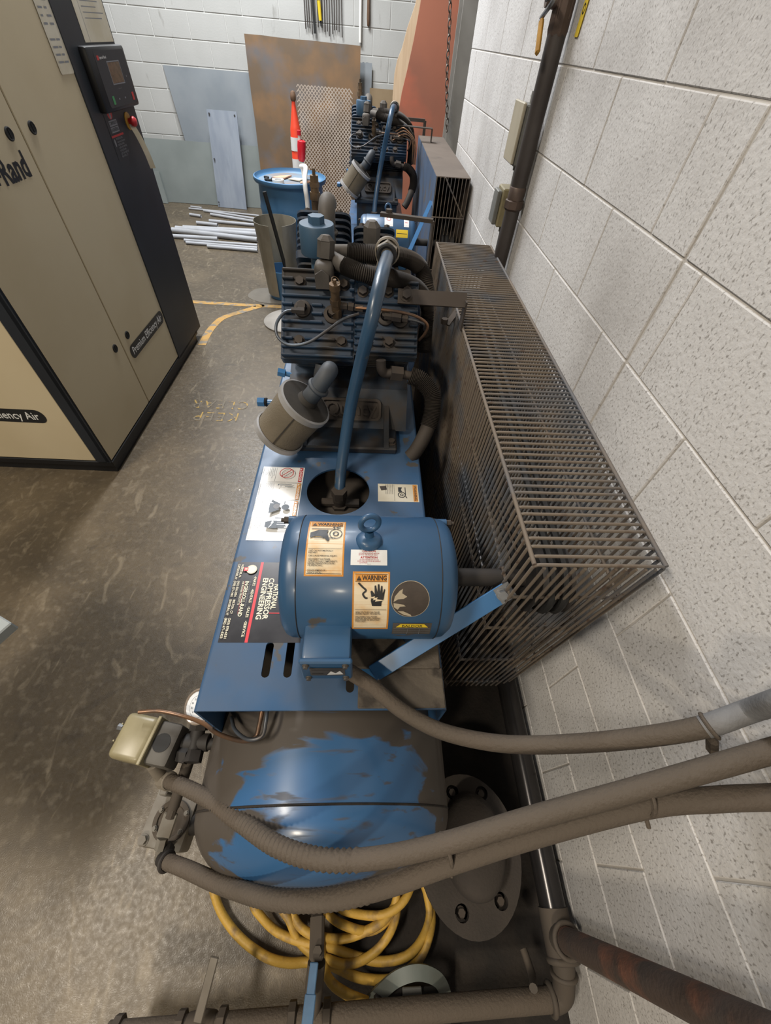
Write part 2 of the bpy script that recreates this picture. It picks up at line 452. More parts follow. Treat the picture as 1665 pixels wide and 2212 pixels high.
# tank paint: blue showing where the brown dust film was wiped off
def floormat():
    m = bpy.data.materials.new('concrete_floor'); m.use_nodes = True
    nt = m.node_tree; N = nt.nodes; L = nt.links; b = N['Principled BSDF']
    g = N.new('ShaderNodeNewGeometry')
    def noise(sc, det=5.0, st=(1, 1, 1), dist=0.0):
        q = N.new('ShaderNodeVectorMath'); q.operation = 'MULTIPLY'; q.inputs[1].default_value = st; L.new(g.outputs['Position'], q.inputs[0])
        n = N.new('ShaderNodeTexNoise'); n.inputs['Scale'].default_value = sc; n.inputs['Detail'].default_value = det; n.inputs['Distortion'].default_value = dist
        L.new(q.outputs[0], n.inputs['Vector']); return n.outputs['Fac']
    def ramp(x, a, c, lo=0.0, hi=1.0):
        r = N.new('ShaderNodeMapRange'); r.inputs[1].default_value = a; r.inputs[2].default_value = c; r.inputs[3].default_value = lo; r.inputs[4].default_value = hi
        L.new(x, r.inputs[0]); return r.outputs[0]
    def mix(f, A, B):
        q = N.new('ShaderNodeMix'); q.data_type = 'RGBA'; L.new(f, q.inputs[0])
        for x, k in ((A, 6), (B, 7)):
            if isinstance(x, tuple): q.inputs[k].default_value = x
            else: L.new(x, q.inputs[k])
        return q.outputs[2]
    c = mix(ramp(noise(1.6, 8.0, dist=0.6), 0.32, 0.70), lin('665a48'), lin('4a4134'))
    c = mix(ramp(noise(9.0, 8.0, dist=1.0), 0.45, 0.75, 0, 0.55), c, lin('463e34'))
    c = mix(ramp(noise(30.0, 6.0), 0.52, 0.74, 0, 0.4), c, lin('857a68'))
    c = mix(ramp(noise(14.0, 7.0, (1, 0.35, 1), 1.5), 0.60, 0.72, 0, 0.5), c, lin('8b7f6b'))
    c = mix(ramp(noise(3.2, 6.0, dist=2.0), 0.64, 0.74, 0, 0.7), c, lin('3a332b'))
    vo = N.new('ShaderNodeTexVoronoi'); vo.inputs['Scale'].default_value = 5.0; L.new(g.outputs['Position'], vo.inputs['Vector'])
    c = mix(ramp(vo.outputs['Distance'], 0.026, 0.020), c, lin('d8d4cb'))
    L.new(c, b.inputs['Base Color'])
    L.new(ramp(noise(75.0, 6.0, dist=0.3), 0.3, 0.7, 0.30, 0.52), b.inputs['Roughness'])
    bn = N.new('ShaderNodeBump'); bn.inputs['Strength'].default_value = 0.22; bn.inputs['Distance'].default_value = 0.003
    L.new(noise(280.0, 4.0), bn.inputs['Height']); L.new(bn.outputs[0], b.inputs['Normal'])
    MT['floor'] = m
floormat()
def tankmat():
    m = pm('tank_paint', '2f649a', 0.34, coat=0.2)
    nt = m.node_tree; N = nt.nodes; L = nt.links; b = N['Principled BSDF']
    g = N.new('ShaderNodeNewGeometry')
    vm = N.new('ShaderNodeVectorMath'); vm.operation = 'MULTIPLY'; vm.inputs[1].default_value = (3, 20, 16)
    L.new(g.outputs['Position'], vm.inputs[0])
    n = N.new('ShaderNodeTexNoise'); n.inputs['Scale'].default_value = 1.0; n.inputs['Detail'].default_value = 7; n.inputs['Distortion'].default_value = 0.5
    L.new(vm.outputs[0], n.inputs['Vector'])
    tot = None
    for c, r in (((-0.02, 0.09, 0.70), (0.26, 0.11, 0.2)), ((-0.12, -0.03, 0.64), (0.2, 0.065, 0.16)), ((0.1, 0.0, 0.66), (0.15, 0.06, 0.2)), ((-0.14, -0.09, 0.52), (0.18, 0.045, 0.09))):
        a = N.new('ShaderNodeVectorMath'); a.operation = 'SUBTRACT'; a.inputs[1].default_value = c
        L.new(g.outputs['Position'], a.inputs[0])
        d = N.new('ShaderNodeVectorMath'); d.operation = 'DIVIDE'; d.inputs[1].default_value = r
        L.new(a.outputs[0], d.inputs[0])
        ln = N.new('ShaderNodeVectorMath'); ln.operation = 'LENGTH'; L.new(d.outputs[0], ln.inputs[0])
        if tot is None: tot = ln.outputs['Value']
        else:
            mn = N.new('ShaderNodeMath'); mn.operation = 'MINIMUM'; L.new(tot, mn.inputs[0]); L.new(ln.outputs['Value'], mn.inputs[1]); tot = mn.outputs[0]
    s = N.new('ShaderNodeMath'); s.operation = 'MULTIPLY_ADD'; s.inputs[1].default_value = 1.75
    L.new(n.outputs['Fac'], s.inputs[0]); L.new(tot, s.inputs[2])
    r = N.new('ShaderNodeMapRange'); r.inputs[1].default_value = 1.66; r.inputs[2].default_value = 1.78
    L.new(s.outputs[0], r.inputs[0])
    v3 = N.new('ShaderNodeVectorMath'); v3.operation = 'MULTIPLY'; v3.inputs[1].default_value = (4, 55, 40); L.new(g.outputs['Position'], v3.inputs[0])
    n3 = N.new('ShaderNodeTexNoise'); n3.inputs['Scale'].default_value = 1.0; n3.inputs['Detail'].default_value = 5; L.new(v3.outputs[0], n3.inputs['Vector'])
    r3 = N.new('ShaderNodeMapRange'); r3.inputs[1].default_value = 0.60; r3.inputs[2].default_value = 0.68; r3.inputs[4].default_value = 0.75; L.new(n3.outputs['Fac'], r3.inputs[0])
    mxx = N.new('ShaderNodeMath'); mxx.operation = 'MAXIMUM'; L.new(r.outputs[0], mxx.inputs[0]); L.new(r3.outputs[0], mxx.inputs[1])
    dn = N.new('ShaderNodeTexNoise'); dn.inputs['Scale'].default_value = 7
    dm = N.new('ShaderNodeMix'); dm.data_type = 'RGBA'; dm.inputs[6].default_value = lin('4f4841'); dm.inputs[7].default_value = lin('413b35')
    L.new(g.outputs['Position'], dn.inputs['Vector']); L.new(dn.outputs['Fac'], dm.inputs[0])
    mx = N.new('ShaderNodeMix'); mx.data_type = 'RGBA'
    L.new(mxx.outputs[0], mx.inputs[0]); mx.inputs[6].default_value = lin('365f8a'); L.new(dm.outputs[2], mx.inputs[7])
    L.new(mx.outputs[2], b.inputs['Base Color'])
    rr = N.new('ShaderNodeMapRange'); rr.inputs[3].default_value = 0.33; rr.inputs[4].default_value = 0.7
    L.new(mxx.outputs[0], rr.inputs[0]); L.new(rr.outputs[0], b.inputs['Roughness'])
    MT['tank'] = m
tankmat()
# ================================================================== THE SETTING
WX, WEND, BY = 0.587, 3.59, 6.97
g = G()
g.add([(-6, -4, 0), (3.2, -4, 0), (3.2, BY + 0.2, 0), (-6, BY + 0.2, 0)], [(0, 1, 2, 3)])
floor = ob('floor', g, MT['floor'], kind='structure', smooth=0)
# painted lines on the floor
def strip(pts, w, name='painted_line'):
    P = smoothpath(pts, 5); g = G(); vv = []
    for i, p in enumerate(P):
        t = (P[min(i + 1, len(P) - 1)] - P[max(i - 1, 0)]).normalized(); s = V((-t.y, t.x, 0))
        vv += [p + s * w / 2, p - s * w / 2]
    g.add(vv, [(2 * i, 2 * i + 1, 2 * i + 3, 2 * i + 2) for i in range(len(P) - 1)])
    return ob(name, g, MT['line_paint'], floor, smooth=0)
fz = lambda x, y: ZP(x, y, 0.0015)
strip([fz(380, 649), fz(450, 654), fz(520, 658), fz(575, 661), fz(640, 664)], 0.055)
strip([fz(436, 745), fz(452, 715), fz(473, 692), fz(492, 682), fz(522, 673), fz(545, 666), fz(572, 658)], 0.06)
def floortext(s, px, py, size, sx):
    p = fz(px, py); v2, f2 = text2d(s, size, sx=sx, bold=-0.004, space=1.2)
    g = G(); g.add([(p.x - q[0], p.y - q[1], 0.0015) for q in v2], f2)
    return ob('painted_lettering', g, MT['letter_paint'], floor, smooth=0)
mt('letter_paint', '9f823f', 0.6, c2='655d50', s2=26, lo=0.42, hi=0.5)
floortext('KEEP', 468, 899, 0.13, 0.9)
floortext('CLEAR', 477, 873, 0.13, 0.86)
# damp patch by the tin
g = G(); pts = [fz(x, y) for x, y in ((535, 640), (548, 626), (570, 622), (620, 622), (660, 640), (640, 655), (600, 656), (560, 652))]
P = smoothpath(pts, 4, closed=True); c = sum(P, V()) / len(P)
g.add([c] + P, [(0, 1 + i, 1 + (i + 1) % len(P)) for i in range(len(P))])
ob('damp_patch', g, MT['water'], floor, smooth=0)

# right wall: painted blocks, each its own piece
BL, BH, JT = 0.4064, 0.2032, 0.0042
g = G(); g.span((WX + 0.0012, -1.9, 0), (WX + 0.2, WEND, 3.25))
wall_right = ob('wall_right', g, MT['mortar'], kind='structure', smooth=0)
def blockmesh(L, H, D, name, mat):
    g = G(); g.box((0, 0, 0), (D, L, H), bev=0.0018)
    return meshdata(name, g, mat, 35)
cache = {}
def place_blocks(parent, axis, plane, lo, hi, z0, course0, ncourse, starts, mat, jt, D=0.03, skip=None):
    for k in range(ncourse):
        zc0 = z0 + k * BH; H = BH - jt
        a = starts[(k + course0) % 2]
        while a > lo: a -= BL
        while a < hi:
            s, e = max(a, lo) + jt / 2, min(a + BL, hi) - jt / 2
            a += BL
            if e - s < 0.02: continue
            c = (s + e) / 2; L = e - s
            if skip and skip(c, zc0 + BH / 2): continue
            key = (mat, round(L, 3), axis)
            dz = random.uniform(-0.0006, 0.0006)
            if axis == 'y': loc = V((plane + D / 2 + dz, c, zc0 + BH / 2))
            else: loc = V((c, plane + D / 2 + dz, zc0 + BH / 2))
            if key not in cache:
                me = blockmesh(L, H, D, 'block', MT[mat]) if axis == 'y' else None
                if axis == 'x':
                    gg = G(); gg.box((0, 0, 0), (L, D, H), bev=0.0035); me = meshdata('block', gg, MT[mat], 35)
                cache[key] = me
            o = bpy.data.objects.new('block', cache[key]); COL.objects.link(o)
            o.parent = parent; o.location = loc - WL[parent]; WL[o] = loc
# a cracked control joint runs up the wall at y = .815, so blocks are cut there
place_blocks(wall_right, 'y', WX - 0.002, 0.8175, WEND, 0.0, 0, 12, (1.155, 0.957), 'block', JT)
place_blocks(wall_right, 'y', WX - 0.002, -1.9, 0.8125, 0.0, 0, 12, (1.155, 0.957), 'block', JT)

# back wall
g = G(); g.span((-4.6, BY + 0.006, 0), (3.0, BY + 0.2, 3.4))
wall_back = ob('wall_back', g, MT['mortar_back'], kind='structure', smooth=0)
place_blocks(wall_back, 'x', BY, -3.2, 2.2, 0.05, 1, 12, (-2.03, -2.243), 'block_back', 0.007)
g = G(); g.span((-4.6, BY - 0.004, 0), (3.0, BY + 0.006, 0.05)); 
ob('trim_1', g, MT['mortar_back'], kind='structure', smooth=0)

# the room widens past the end of the right wall
g = G(); g.span((WX + .2, WEND - .2, 0), (2.6, WEND, 3.4)); ob('wall_return', g, MT['block_back'], kind='structure', smooth=0)
g = G(); g.span((2.6, WEND - .2, 0), (2.8, BY + .2, 3.4)); ob('wall_far_right', g, MT['block_back'], kind='structure', smooth=0)

# steel column standing past the end of the right wall
cy0, cx0, cx1 = 5.0, 0.70, 0.95
g = G()
g.span((cx0, cy0, 0), (cx1, cy0 + 0.012, 3.6)); g.span((cx0, cy0 + 0.24, 0), (cx1, cy0 + 0.252, 3.6)); g.span((0.82, cy0, 0), (0.832, cy0 + 0.25, 3.6))
g.span((cx0 - 0.05, cy0 - 0.05, 0), (cx1 + 0.05, cy0 + 0.3, 0.02))
ob('trim_2', g, MT['column_grey'], kind='structure', smooth=0)
# ================================================================== PISTON COMPRESSORS
TX, TZ, TR = -0.074, 0.405, 0.305           # tank axis and radius
DZ = 0.790                                   # top of the deck plate
MY, MZ, MR = 0.420, 0.936, 0.1235              # motor axis
NBC, NV_, NN = V((0, 1.185, 1.12)), V((0, 0.743, 0.669)), V((0, -0.669, 0.743))
FBC, FV_, FN = V((0, 1.84, 1.15)), V((0, -0.743, 0.669)), V((0, 0.669, 0.743))
def NB(x, v, n): return NBC + V((x, 0, 0)) + NV_ * v + NN * n
def FB(x, v, n): return FBC + V((x, 0, 0)) + FV_ * v + FN * n
def frame(o, ex, ey, ez):
    return Matrix(((ex[0], ey[0], ez[0], o[0]), (ex[1], ey[1], ez[1], o[1]), (ex[2], ey[2], ez[2], o[2]), (0, 0, 0, 1)))
NM = frame(NBC, V((1, 0, 0)), NV_, NN)
FM = frame(FBC, V((-1, 0, 0)), FV_, FN)      # mirrored in x to stay right-handed
def NBP(px, py, n=0.0):
    d = ray(px, py); o = NB(0, 0, n); c = V((0, 0, CAMZ))
    return c + d * ((o - c).dot(NN) / d.dot(NN))
def cylhit(px, py):
    d = ray(px, py); a = d.y ** 2 + d.z ** 2; oz = CAMZ - MZ; oy = -MY
    b = 2 * (oy * d.y + oz * d.z); c = oy * oy + oz * oz - MR * MR
    t = (-b - math.sqrt(max(0, b * b - 4 * a * c))) / (2 * a)
    p = V((0, 0, CAMZ)) + d * t
    return p.x, math.atan2(p.y - MY, p.z - MZ)
def ribbed(g, P, r, step=0.0045, depth=0.12, seg=14, mi=0, smooth_to=None):
    Q = evenpath(smoothpath(P, 12), step / 2)
    n = len(Q)
    g.tube(Q, r, seg, mi, rf=lambda i: r * (1 + (depth if i % 2 == 0 else -depth)) if smooth_to is None or i < n * smooth_to else r * 0.93)

def make_unit(first):
    lab = ('front blue tank-mounted air compressor with wire belt guard and bare tank end' if first else
           'rear blue piston air compressor with a solid sheet metal belt guard')
    B0 = OFF[0].copy()
    U = root('air_compressor', (TX, 1.0, 0), lab, 'air compressor', 'piston air compressors along the block wall')
    # ---- tank
    dp = 0.167; y0 = -0.117; ys = y0 + dp; y1 = 2.03
    prof = [(y0 + dp * (1 - math.cos(a * math.pi / 2 / 14)), TR * math.sin(a * math.pi / 2 / 14)) for a in range(0, 15)]
    prof += [(ys + 0.004, TR), (0.6, TR), (1.2, TR), (y1, TR)]
    prof += [(y1 + dp * math.sin(a * math.pi / 2 / 8), TR * math.cos(a * math.pi / 2 / 8)) for a in range(1, 9)]
    g = G(); g.lathe(prof, (TX, 0, TZ), (0, 1, 0), 72)
    tank = ob('tank', g, MT['tank'] if first else MT['blue'], U, smooth=50)
    g = G(); g.lathe([(-0.003, TR - 0.001), (-0.0012, TR + 0.0014), (0.0012, TR + 0.0014), (0.003, TR - 0.001)], (TX, ys, TZ), (0, 1, 0), 72)
    ob('weld_seam', g, MT['grime_shade'], tank)
    for yy in ((0.32, 1.75) if first else ()):
        for sx in (-1, 1):
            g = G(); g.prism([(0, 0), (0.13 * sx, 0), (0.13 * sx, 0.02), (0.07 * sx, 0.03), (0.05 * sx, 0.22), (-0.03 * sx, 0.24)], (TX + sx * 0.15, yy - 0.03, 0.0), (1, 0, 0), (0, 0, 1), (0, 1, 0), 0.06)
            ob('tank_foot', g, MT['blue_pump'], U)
    if first:
        g = G(); g.cyl((TX, -0.02, 0.20), (TX, -0.02, 0.125), 0.03, seg=16); g.hexa((TX, -0.02, 0.13), (TX, -0.02, 0.10), 0.034)
        ob('drain_boss', g, MT['iron_dark'], tank)
    # ---- deck: folded plate with a round hole and adjusting slots
    xa, xb, ya, yb = (-0.3225 if first else -0.26), 0.182, 0.197, 2.0
    slots = [((580, 1395), (576, 1455)), ((627, 1388), (623, 1455)), ((757, 1440), (756, 1487))]
    holes = [circle(0.092, 40, -0.071, 0.792)]
    for a, b in slots:
        A = ZP(*a, DZ); B = ZP(*b, DZ); cx = (A.x + B.x) / 2; w = 0.0085
        top, bot = max(A.y, B.y), min(A.y, B.y)
        holes.append([(cx + w * math.cos(t), top + w * math.sin(t)) for t in [math.pi * k / 6 for k in range(7)]] +
                     [(cx - w * math.cos(t), bot - w * math.sin(t)) for t in [math.pi * k / 6 for k in range(7)]])
    v2, f2 = fill([(xa + 0.008, ya), (xb - 0.008, ya), (xb - 0.008, yb), (xa + 0.008, yb)], holes)
    g = G(); th = 0.006
    g.add([(p[0], p[1], DZ) for p in v2], f2); g.add([(p[0], p[1], DZ - th) for p in v2], [tuple(reversed(q)) for q in f2])
    for loop in [[(xa + 0.008, ya), (xb - 0.008, ya), (xb - 0.008, yb), (xa + 0.008, yb)]] + holes:
        n = len(loop)
        g.add([(p[0], p[1], DZ) for p in loop] + [(p[0], p[1], DZ - th) for p in loop], [(i, (i + 1) % n, n + (i + 1) % n, n + i) for i in range(n)])
    zb = 0.578
    for sx, xe in ((-1, xa), (1, xb)):
        arc = [(xe - sx * 0.008 + sx * 0.008 * math.sin(a * math.pi / 8), DZ - 0.008 + 0.008 * math.cos(a * math.pi / 8)) for a in range(5)]
        out = arc + [(xe, zb)]
        inn = [(xe - sx * 0.008, DZ - th)] * 5 + [(xe - sx * 0.005, zb)]
        inn[4] = (xe - sx * 0.005, DZ - 0.009)
        vv = [(p[0], y, p[1]) for y in (ya, yb) for p in out] + [(p[0], y, p[1]) for y in (ya, yb) for p in inn]
        n = len(out); f = []
        for i in range(n - 1):
            f += [(i, i + 1, n + i + 1, n + i), (2 * n + i + 1, 2 * n + i, 3 * n + i, 3 * n + i + 1), (i + 1, i, 2 * n + i, 2 * n + i + 1), (n + i, n + i + 1, 3 * n + i + 1, 3 * n + i)]
        f.append((n - 1, 3 * n - 1, 4 * n - 1, 2 * n - 1))
        g.add(vv, f)
    deck = ob('deck_plate', g, MT['blue'], U, smooth=40)
    # motor slide base under the motor, thick with dust
    g = G(); g.span((-0.10, 0.275, DZ), (0.175, 0.575, DZ + 0.014), bev=0.003); g.span((0.0, 0.199, DZ), (0.179, 0.28, DZ + 0.005), bev=0.002)
    ob('motor_base', g, MT['dusty_base'], U)
    if not first: OFF[0] = B0 + V((0, .05, 0))
    # ---- motor
    g = G(); x0, x1 = -0.114, 0.147
    g.lathe([(x0, MR - 0.02), (x0, MR), (x0 + 0.002, MR), (x0 + 0.004, MR + 0.0015), (x1 - 0.004, MR + 0.0015), (x1 - 0.002, MR), (x1, MR), (x1, MR - 0.02)], (0, MY, MZ), (1, 0, 0), 64)
    for sx in (-0.09, 0.12):
        for sy in (-1, 1):
            g.span((sx - 0.025, MY + sy * 0.045, DZ + 0.01), (sx + 0.025, MY + sy * 0.09, MZ - 0.08), bev=0.006)
    motor = ob('motor', g, MT['motor_blue'], U, smooth=40)
    g = G(); g.lathe([(-0.152, 0), (-0.152, 0.05), (-0.151, 0.085), (-0.147, 0.106), (-0.139, 0.118), (-0.129, MR - 0.001), (x0, MR)], (0, MY, MZ), (1, 0, 0), 64)
    for a in (48, 130, -130):
        t = math.radians(a); c = V((0, MY + 0.112 * math.sin(t), MZ + 0.112 * math.cos(t)))
        g.cyl(c + V((-0.148, 0, 0)), c + V((-0.112, 0, 0)), 0.010, 0.008, 12)
    for xs in (x0, x1):
        q = G(); q.torus((xs, MY, MZ), (1, 0, 0), MR + .0002, .0009, 64, 6); ob('bell_seam', q, MT['iron_dark'], motor)
    bell = ob('end_bell', g, MT['motor_blue'], motor, smooth=45)
    g = G(); g.lathe([(x1, MR), (0.163, MR - 0.003), (0.176, MR - 0.014), (0.184, MR - 0.035), (0.186, 0.06), (0.186, 0)], (0, MY, MZ), (1, 0, 0), 64)
    for a in (48, 130, -130):
        t = math.radians(a); c = V((0, MY + 0.113 * math.sin(t), MZ + 0.113 * math.cos(t)))
        g.cyl(c + V((0.14, 0, 0)), c + V((0.176, 0, 0)), 0.009, 0.009, 12)
    ob('end_bell', g, MT['motor_blue'], motor, smooth=45)
    for a in (48,):
        t = math.radians(a)
        for xx, s in ((-0.148, -1), (0.176, 1)):
            c = V((xx, MY + 0.113 * math.sin(t), MZ + 0.113 * math.cos(t)))
            g = G(); g.hexa(c, c + V((s * 0.010, 0, 0)), 0.0075); g.cyl(c + V((s * 0.010, 0, 0)), c + V((s * 0.016, 0, 0)), 0.004, seg=8)
            ob('through_bolt', g, MT['iron'], motor)
    g = G(); ex, et = cylhit(797, 1168)
    ez = V((0, math.sin(et), math.cos(et))); eb = V((ex, MY, MZ)) + ez * MR
    up = V((0, 0.25, 1)).normalized()
    g.lathe([(-0.004, 0.024), (0.005, 0.024), (0.010, 0.019), (0.012, 0.009), (0.022, 0.0075), (0.025, 0.009)], eb, up, 20)
    g.torus(eb + up * 0.041, V((0.25, -1, 0.2)), 0.0165, 0.0055, 28, 10)
    ob('eye_bolt', g, MT['motor_blue'], motor, smooth=60)
    g = G(); g.cyl((0.186, MY, MZ), (0.44, MY, MZ), 0.019); g.lathe([(0.345, 0), (0.345, 0.07), (0.365, 0.055), (0.385, 0.07), (0.405, 0.055), (0.425, 0.07), (0.425, 0)], (0, MY, MZ), (1, 0, 0), 32)
    ob('motor_pulley', g, MT['iron_dark'], U)
    # terminal box
    A = ZP(702, 1378, 0.93)
    bx0, bx1, by0, by1, bz0, bz1 = -0.1, -0.014, 0.236, 0.335, 0.885, 0.965
    g = G(); g.span((bx0, by0, bz0), (bx1, by1, bz1), bev=0.008, seg=2)
    g.span((bx0 - 0.003, by0 - 0.006, bz0 - 0.003), (bx1 + 0.003, by0 + 0.004, bz1 + 0.003), bev=0.003)
    for sx in (bx0 + 0.009, bx1 - 0.009):
        for sz in (bz0 + 0.008, bz1 - 0.008): g.bolt((sx, by0 - 0.006, sz), (0, -1, 0), 0.0045, 0.004, 1)
    g.cyl((bx1 - 0.03, by0 + 0.03, bz0 - 0.012), (bx1 - 0.03, by0 + 0.03, bz0), 0.02, seg=14, mi=1)
    g.span((bx0 + 0.02, by1 - 0.02, bz0 + 0.01), (bx1 - 0.02, by1 + 0.03, bz1 - 0.01))
    cbox = ob('conduit_box', g, [MT['motor_blue'], MT['fitting']], motor)
    cp = V(((bx0 + bx1) / 2 + 0.002, by0 - 0.0065, (bz0 + bz1) / 2))
    decal('name_plate', motor, flat(cp, (1, 0, 0), (0, 0, 1)), 0.062, 0.04,
          [('rect', (-0.028, 0.008, 0.024, 0.012), 1), ('poly', [(-0.002, -0.016), (0.006, 0.004), (0.014, -0.006), (0.022, 0.006), (0.028, -0.012)], 2), ('rect', (-0.028, -0.012, -0.008, -0.008), 1)],
          [MT['fitting'], MT['iron'], MT['paperwhite']])
    # ---- motor decals
    if first:
        def cyf(cx, th):
            return lambda u, v, d: V((cx + u, MY + (MR + 0.0015 + d) * math.sin(th + v / MR), MZ + (MR + 0.0015 + d) * math.cos(th + v / MR)))
        def warn(px, py, kind):
            cs = [cylhit(*p) for p in px]
            cx = sum(c[0] for c in cs) / 4; th = sum(c[1] for c in cs) / 4
            w = (abs(cs[1][0] - cs[0][0]) + abs(cs[2][0] - cs[3][0])) / 2; h = abs((cs[0][1] + cs[1][1]) - (cs[2][1] + cs[3][1])) / 2 * MR
            k = w / 0.064
            els = [('rect', (-w / 2 + .003, -h / 2 + .003, w / 2 - .003, h / 2 - .003), 1),
                   ('ring', [(-w/2+.004, -h/2+.004), (w/2-.004, -h/2+.004), (w/2-.004, h/2-.004), (-w/2+.004, h/2-.004)], [(-w/2+.0048, -h/2+.0048), (w/2-.0048, -h/2+.0048), (w/2-.0048, h/2-.0048), (-w/2+.0048, h/2-.0048)], 2),
                   ('rect', (-w / 2 + .0048, h / 2 - .017, w / 2 - .0048, h / 2 - .0048), 0),
                   ('rect', (-w / 2 + .0048, h / 2 - .0176, w / 2 - .0048, h / 2 - .017), 2),
                   ('fit', 'WARNING', -w / 2 + .0165, w / 2 - .006, h / 2 - .0112, .0118, .02, 2),
                   ('poly', [(-w/2+.007, h/2-.0155), (-w/2+.0155, h/2-.0155), (-w/2+.0112, h/2-.0070)], 2),
                   ('rect', (-w/2+.0109, h/2-.0130, -w/2+.0116, h/2-.0095), 0),
                   ('rect', (-w / 2 + .0048, -h * .085 - .0005, w / 2 - .0048, -h * .085), 2)]
            y0 = h / 2 - .0185
            if kind == 0:     # hand drawn into a pulley
                c0 = (.016 * k, y0 - .019)
                els += [('ring', circle(.0118, 28, *c0), circle(.0106, 28, *c0), 2), ('ring', circle(.0056, 20, *c0), circle(.0036, 20, *c0), 2),
                        ('rect', (-.026 * k, y0 - .0079, c0[0], y0 - .0064), 2), ('rect', (-.021 * k, y0 - .0305, c0[0], y0 - .0290), 2),
                        ('poly', [(-.027*k, y0-.030), (-.027*k, y0-.018), (-.012*k, y0-.010), (.003*k, y0-.0105), (.0015*k, y0-.017), (.003*k, y0-.024), (.006*k, y0-.034), (.003*k, y0-.037), (-.003*k, y0-.030), (-.010*k, y0-.026), (-.018*k, y0-.026)], 2),
                        ('poly', [(.010*k, y0-.005), (.012*k, y0), (.014*k, y0), (.013*k, y0-.005)], 2), ('poly', [(.015*k, y0-.004), (.022*k, y0+.001), (.024*k, y0), (.017*k, y0-.006)], 2), ('poly', [(.017*k, y0-.0065), (.024*k, y0-.006), (.024*k, y0-.0075), (.017*k, y0-.008)], 2)]
                tx = ['UNIT CAN AUTOMATICALLY', 'RESTART.', None, 'CAN CAUSE PERSONAL INJURY.', None, 'DISCONNECT ALL POWER', 'SUPPLIES TO ALL COMPONENTS', 'BEFORE OPENING ENCLOSURE', 'OR SERVICING.', None, None, 'DO NOT REMOVE OR', 'DEFACE DECAL.']
            else:             # hand, cable and spark
                hx = .010 * k
                hand = [(hx-.008, y0-.042), (hx+.008, y0-.042), (hx+.0085, y0-.035), (hx+.012, y0-.029), (hx+.0145, y0-.012), (hx+.0125, y0-.011), (hx+.010, y0-.020),
                        (hx+.0095, y0-.006), (hx+.0070, y0-.0055), (hx+.0055, y0-.019), (hx+.004, y0-.003), (hx+.0012, y0-.003), (hx+.0008, y0-.019), (hx-.002, y0-.005), (hx-.0045, y0-.0055), (hx-.004, y0-.021), (hx-.009, y0-.014), (hx-.0115, y0-.0155), (hx-.0095, y0-.026), (hx-.0105, y0-.032)]
                cable = smoothpath([V((-.022*k, y0-.001, 0)), V((-.015*k, y0-.008, 0)), V((-.009*k, y0-.014, 0)), V((-.014*k, y0-.020, 0)), V((-.010*k, y0-.027, 0)), V((-.006*k, y0-.027, 0))], 5)
                lo = []; hi = []
                for i, p in enumerate(cable):
                    t = (cable[min(i+1, len(cable)-1)] - cable[max(0, i-1)]).normalized(); s = V((-t.y, t.x, 0)) * .0015
                    lo.append((p - s)[:2]); hi.append((p + s)[:2])
                els += [('poly', hand, 2), ('poly', lo + hi[::-1], 2),
                        ('poly', [(-.006*k, y0-.0265), (hx-.003, y0-.024), (hx-.0045, y0-.027), (hx+.002, y0-.0255), (hx, y0-.029), (hx+.013, y0-.031), (hx-.003, y0-.0335), (hx-.0015, y0-.030), (hx-.007, y0-.031), (hx-.005, y0-.028)], 1)]
                tx = ['HIGH VOLTAGE CAN CAUSE', 'SEVERE INJURY OR DEATH.', None, 'DISCONNECT ALL POWER', 'SUPPLIES BEFORE OPENING', 'ENCLOSURE OR SERVICING', 'THIS UNIT.']
            yy = -h * .085 - .005
            for s in tx:
                if s: els.append(('fit', s, -w / 2 + .006, -w / 2 + .006 + min(w - .012, len(s) * .00195), yy, .0042, .012, 2))
                yy -= .0036 if s else .0024
            decal('warning_label', motor, cyf(cx, th), w, h, els, [MT['orange_label'], MT['warn_paper'], MT['ink']], nu=1, nv=12)
        warn(((668, 1128), (747, 1130), (742, 1247), (658, 1243)), 0, 0)
        warn(((763, 1233), (843, 1237), (836, 1358), (759, 1355)), 0, 1)
        a = cylhit(758, 1188); b = cylhit(836, 1222); w = b[0] - a[0]; h = abs(a[1] - b[1]) * MR
        decal('caution_label', motor, cyf((a[0] + b[0]) / 2, (a[1] + b[1]) / 2), w, h,
              [('text', 'CAUTION', 0, h * .40, h * .19, dict(bold=.02), 1), ('text', 'LIFTING PROVISIONS ARE FOR', 0, h * .25, h * .095, {}, 1), ('text', 'LIFTING THE MOTOR ONLY.', -w * .02, h * .15, h * .095, {}, 1),
               ('text', 'ATTENTION', 0, -h * .02, h * .19, dict(bold=.02), 1), ('text', 'LES PROVISIONS DE LEVAGE', 0, -h * .16, h * .095, {}, 1), ('text', 'SONT PREVUES POUR SEULEMENT', 0, -h * .26, h * .095, {}, 1), ('text', 'LE MOTEUR.', -w * .15, -h * .36, h * .095, {}, 1), ('text', 'LB1110', 0, -h * .45, h * .07, {}, 2)],
              [MT['paperwhite'], MT['red'], MT['ink_grey']], nu=1, nv=5)
        sx_, st_ = cylhit(886, 1295); rr = 0.0345
        def spot(u, v, d): return cyf(sx_, st_)(u, v, d)
        g = G(); v2, f2 = fill(circle(rr, 36)); g.add([spot(p[0], p[1], .0003) for p in v2], f2, 1)
        for i in range(1, 6):
            q = circle(rr * (1 - .17 * i), 30)
        v2, f2 = fill(circle(rr * .97, 36)); g.add([spot(p[0], p[1], .0006) for p in v2], f2, 0)
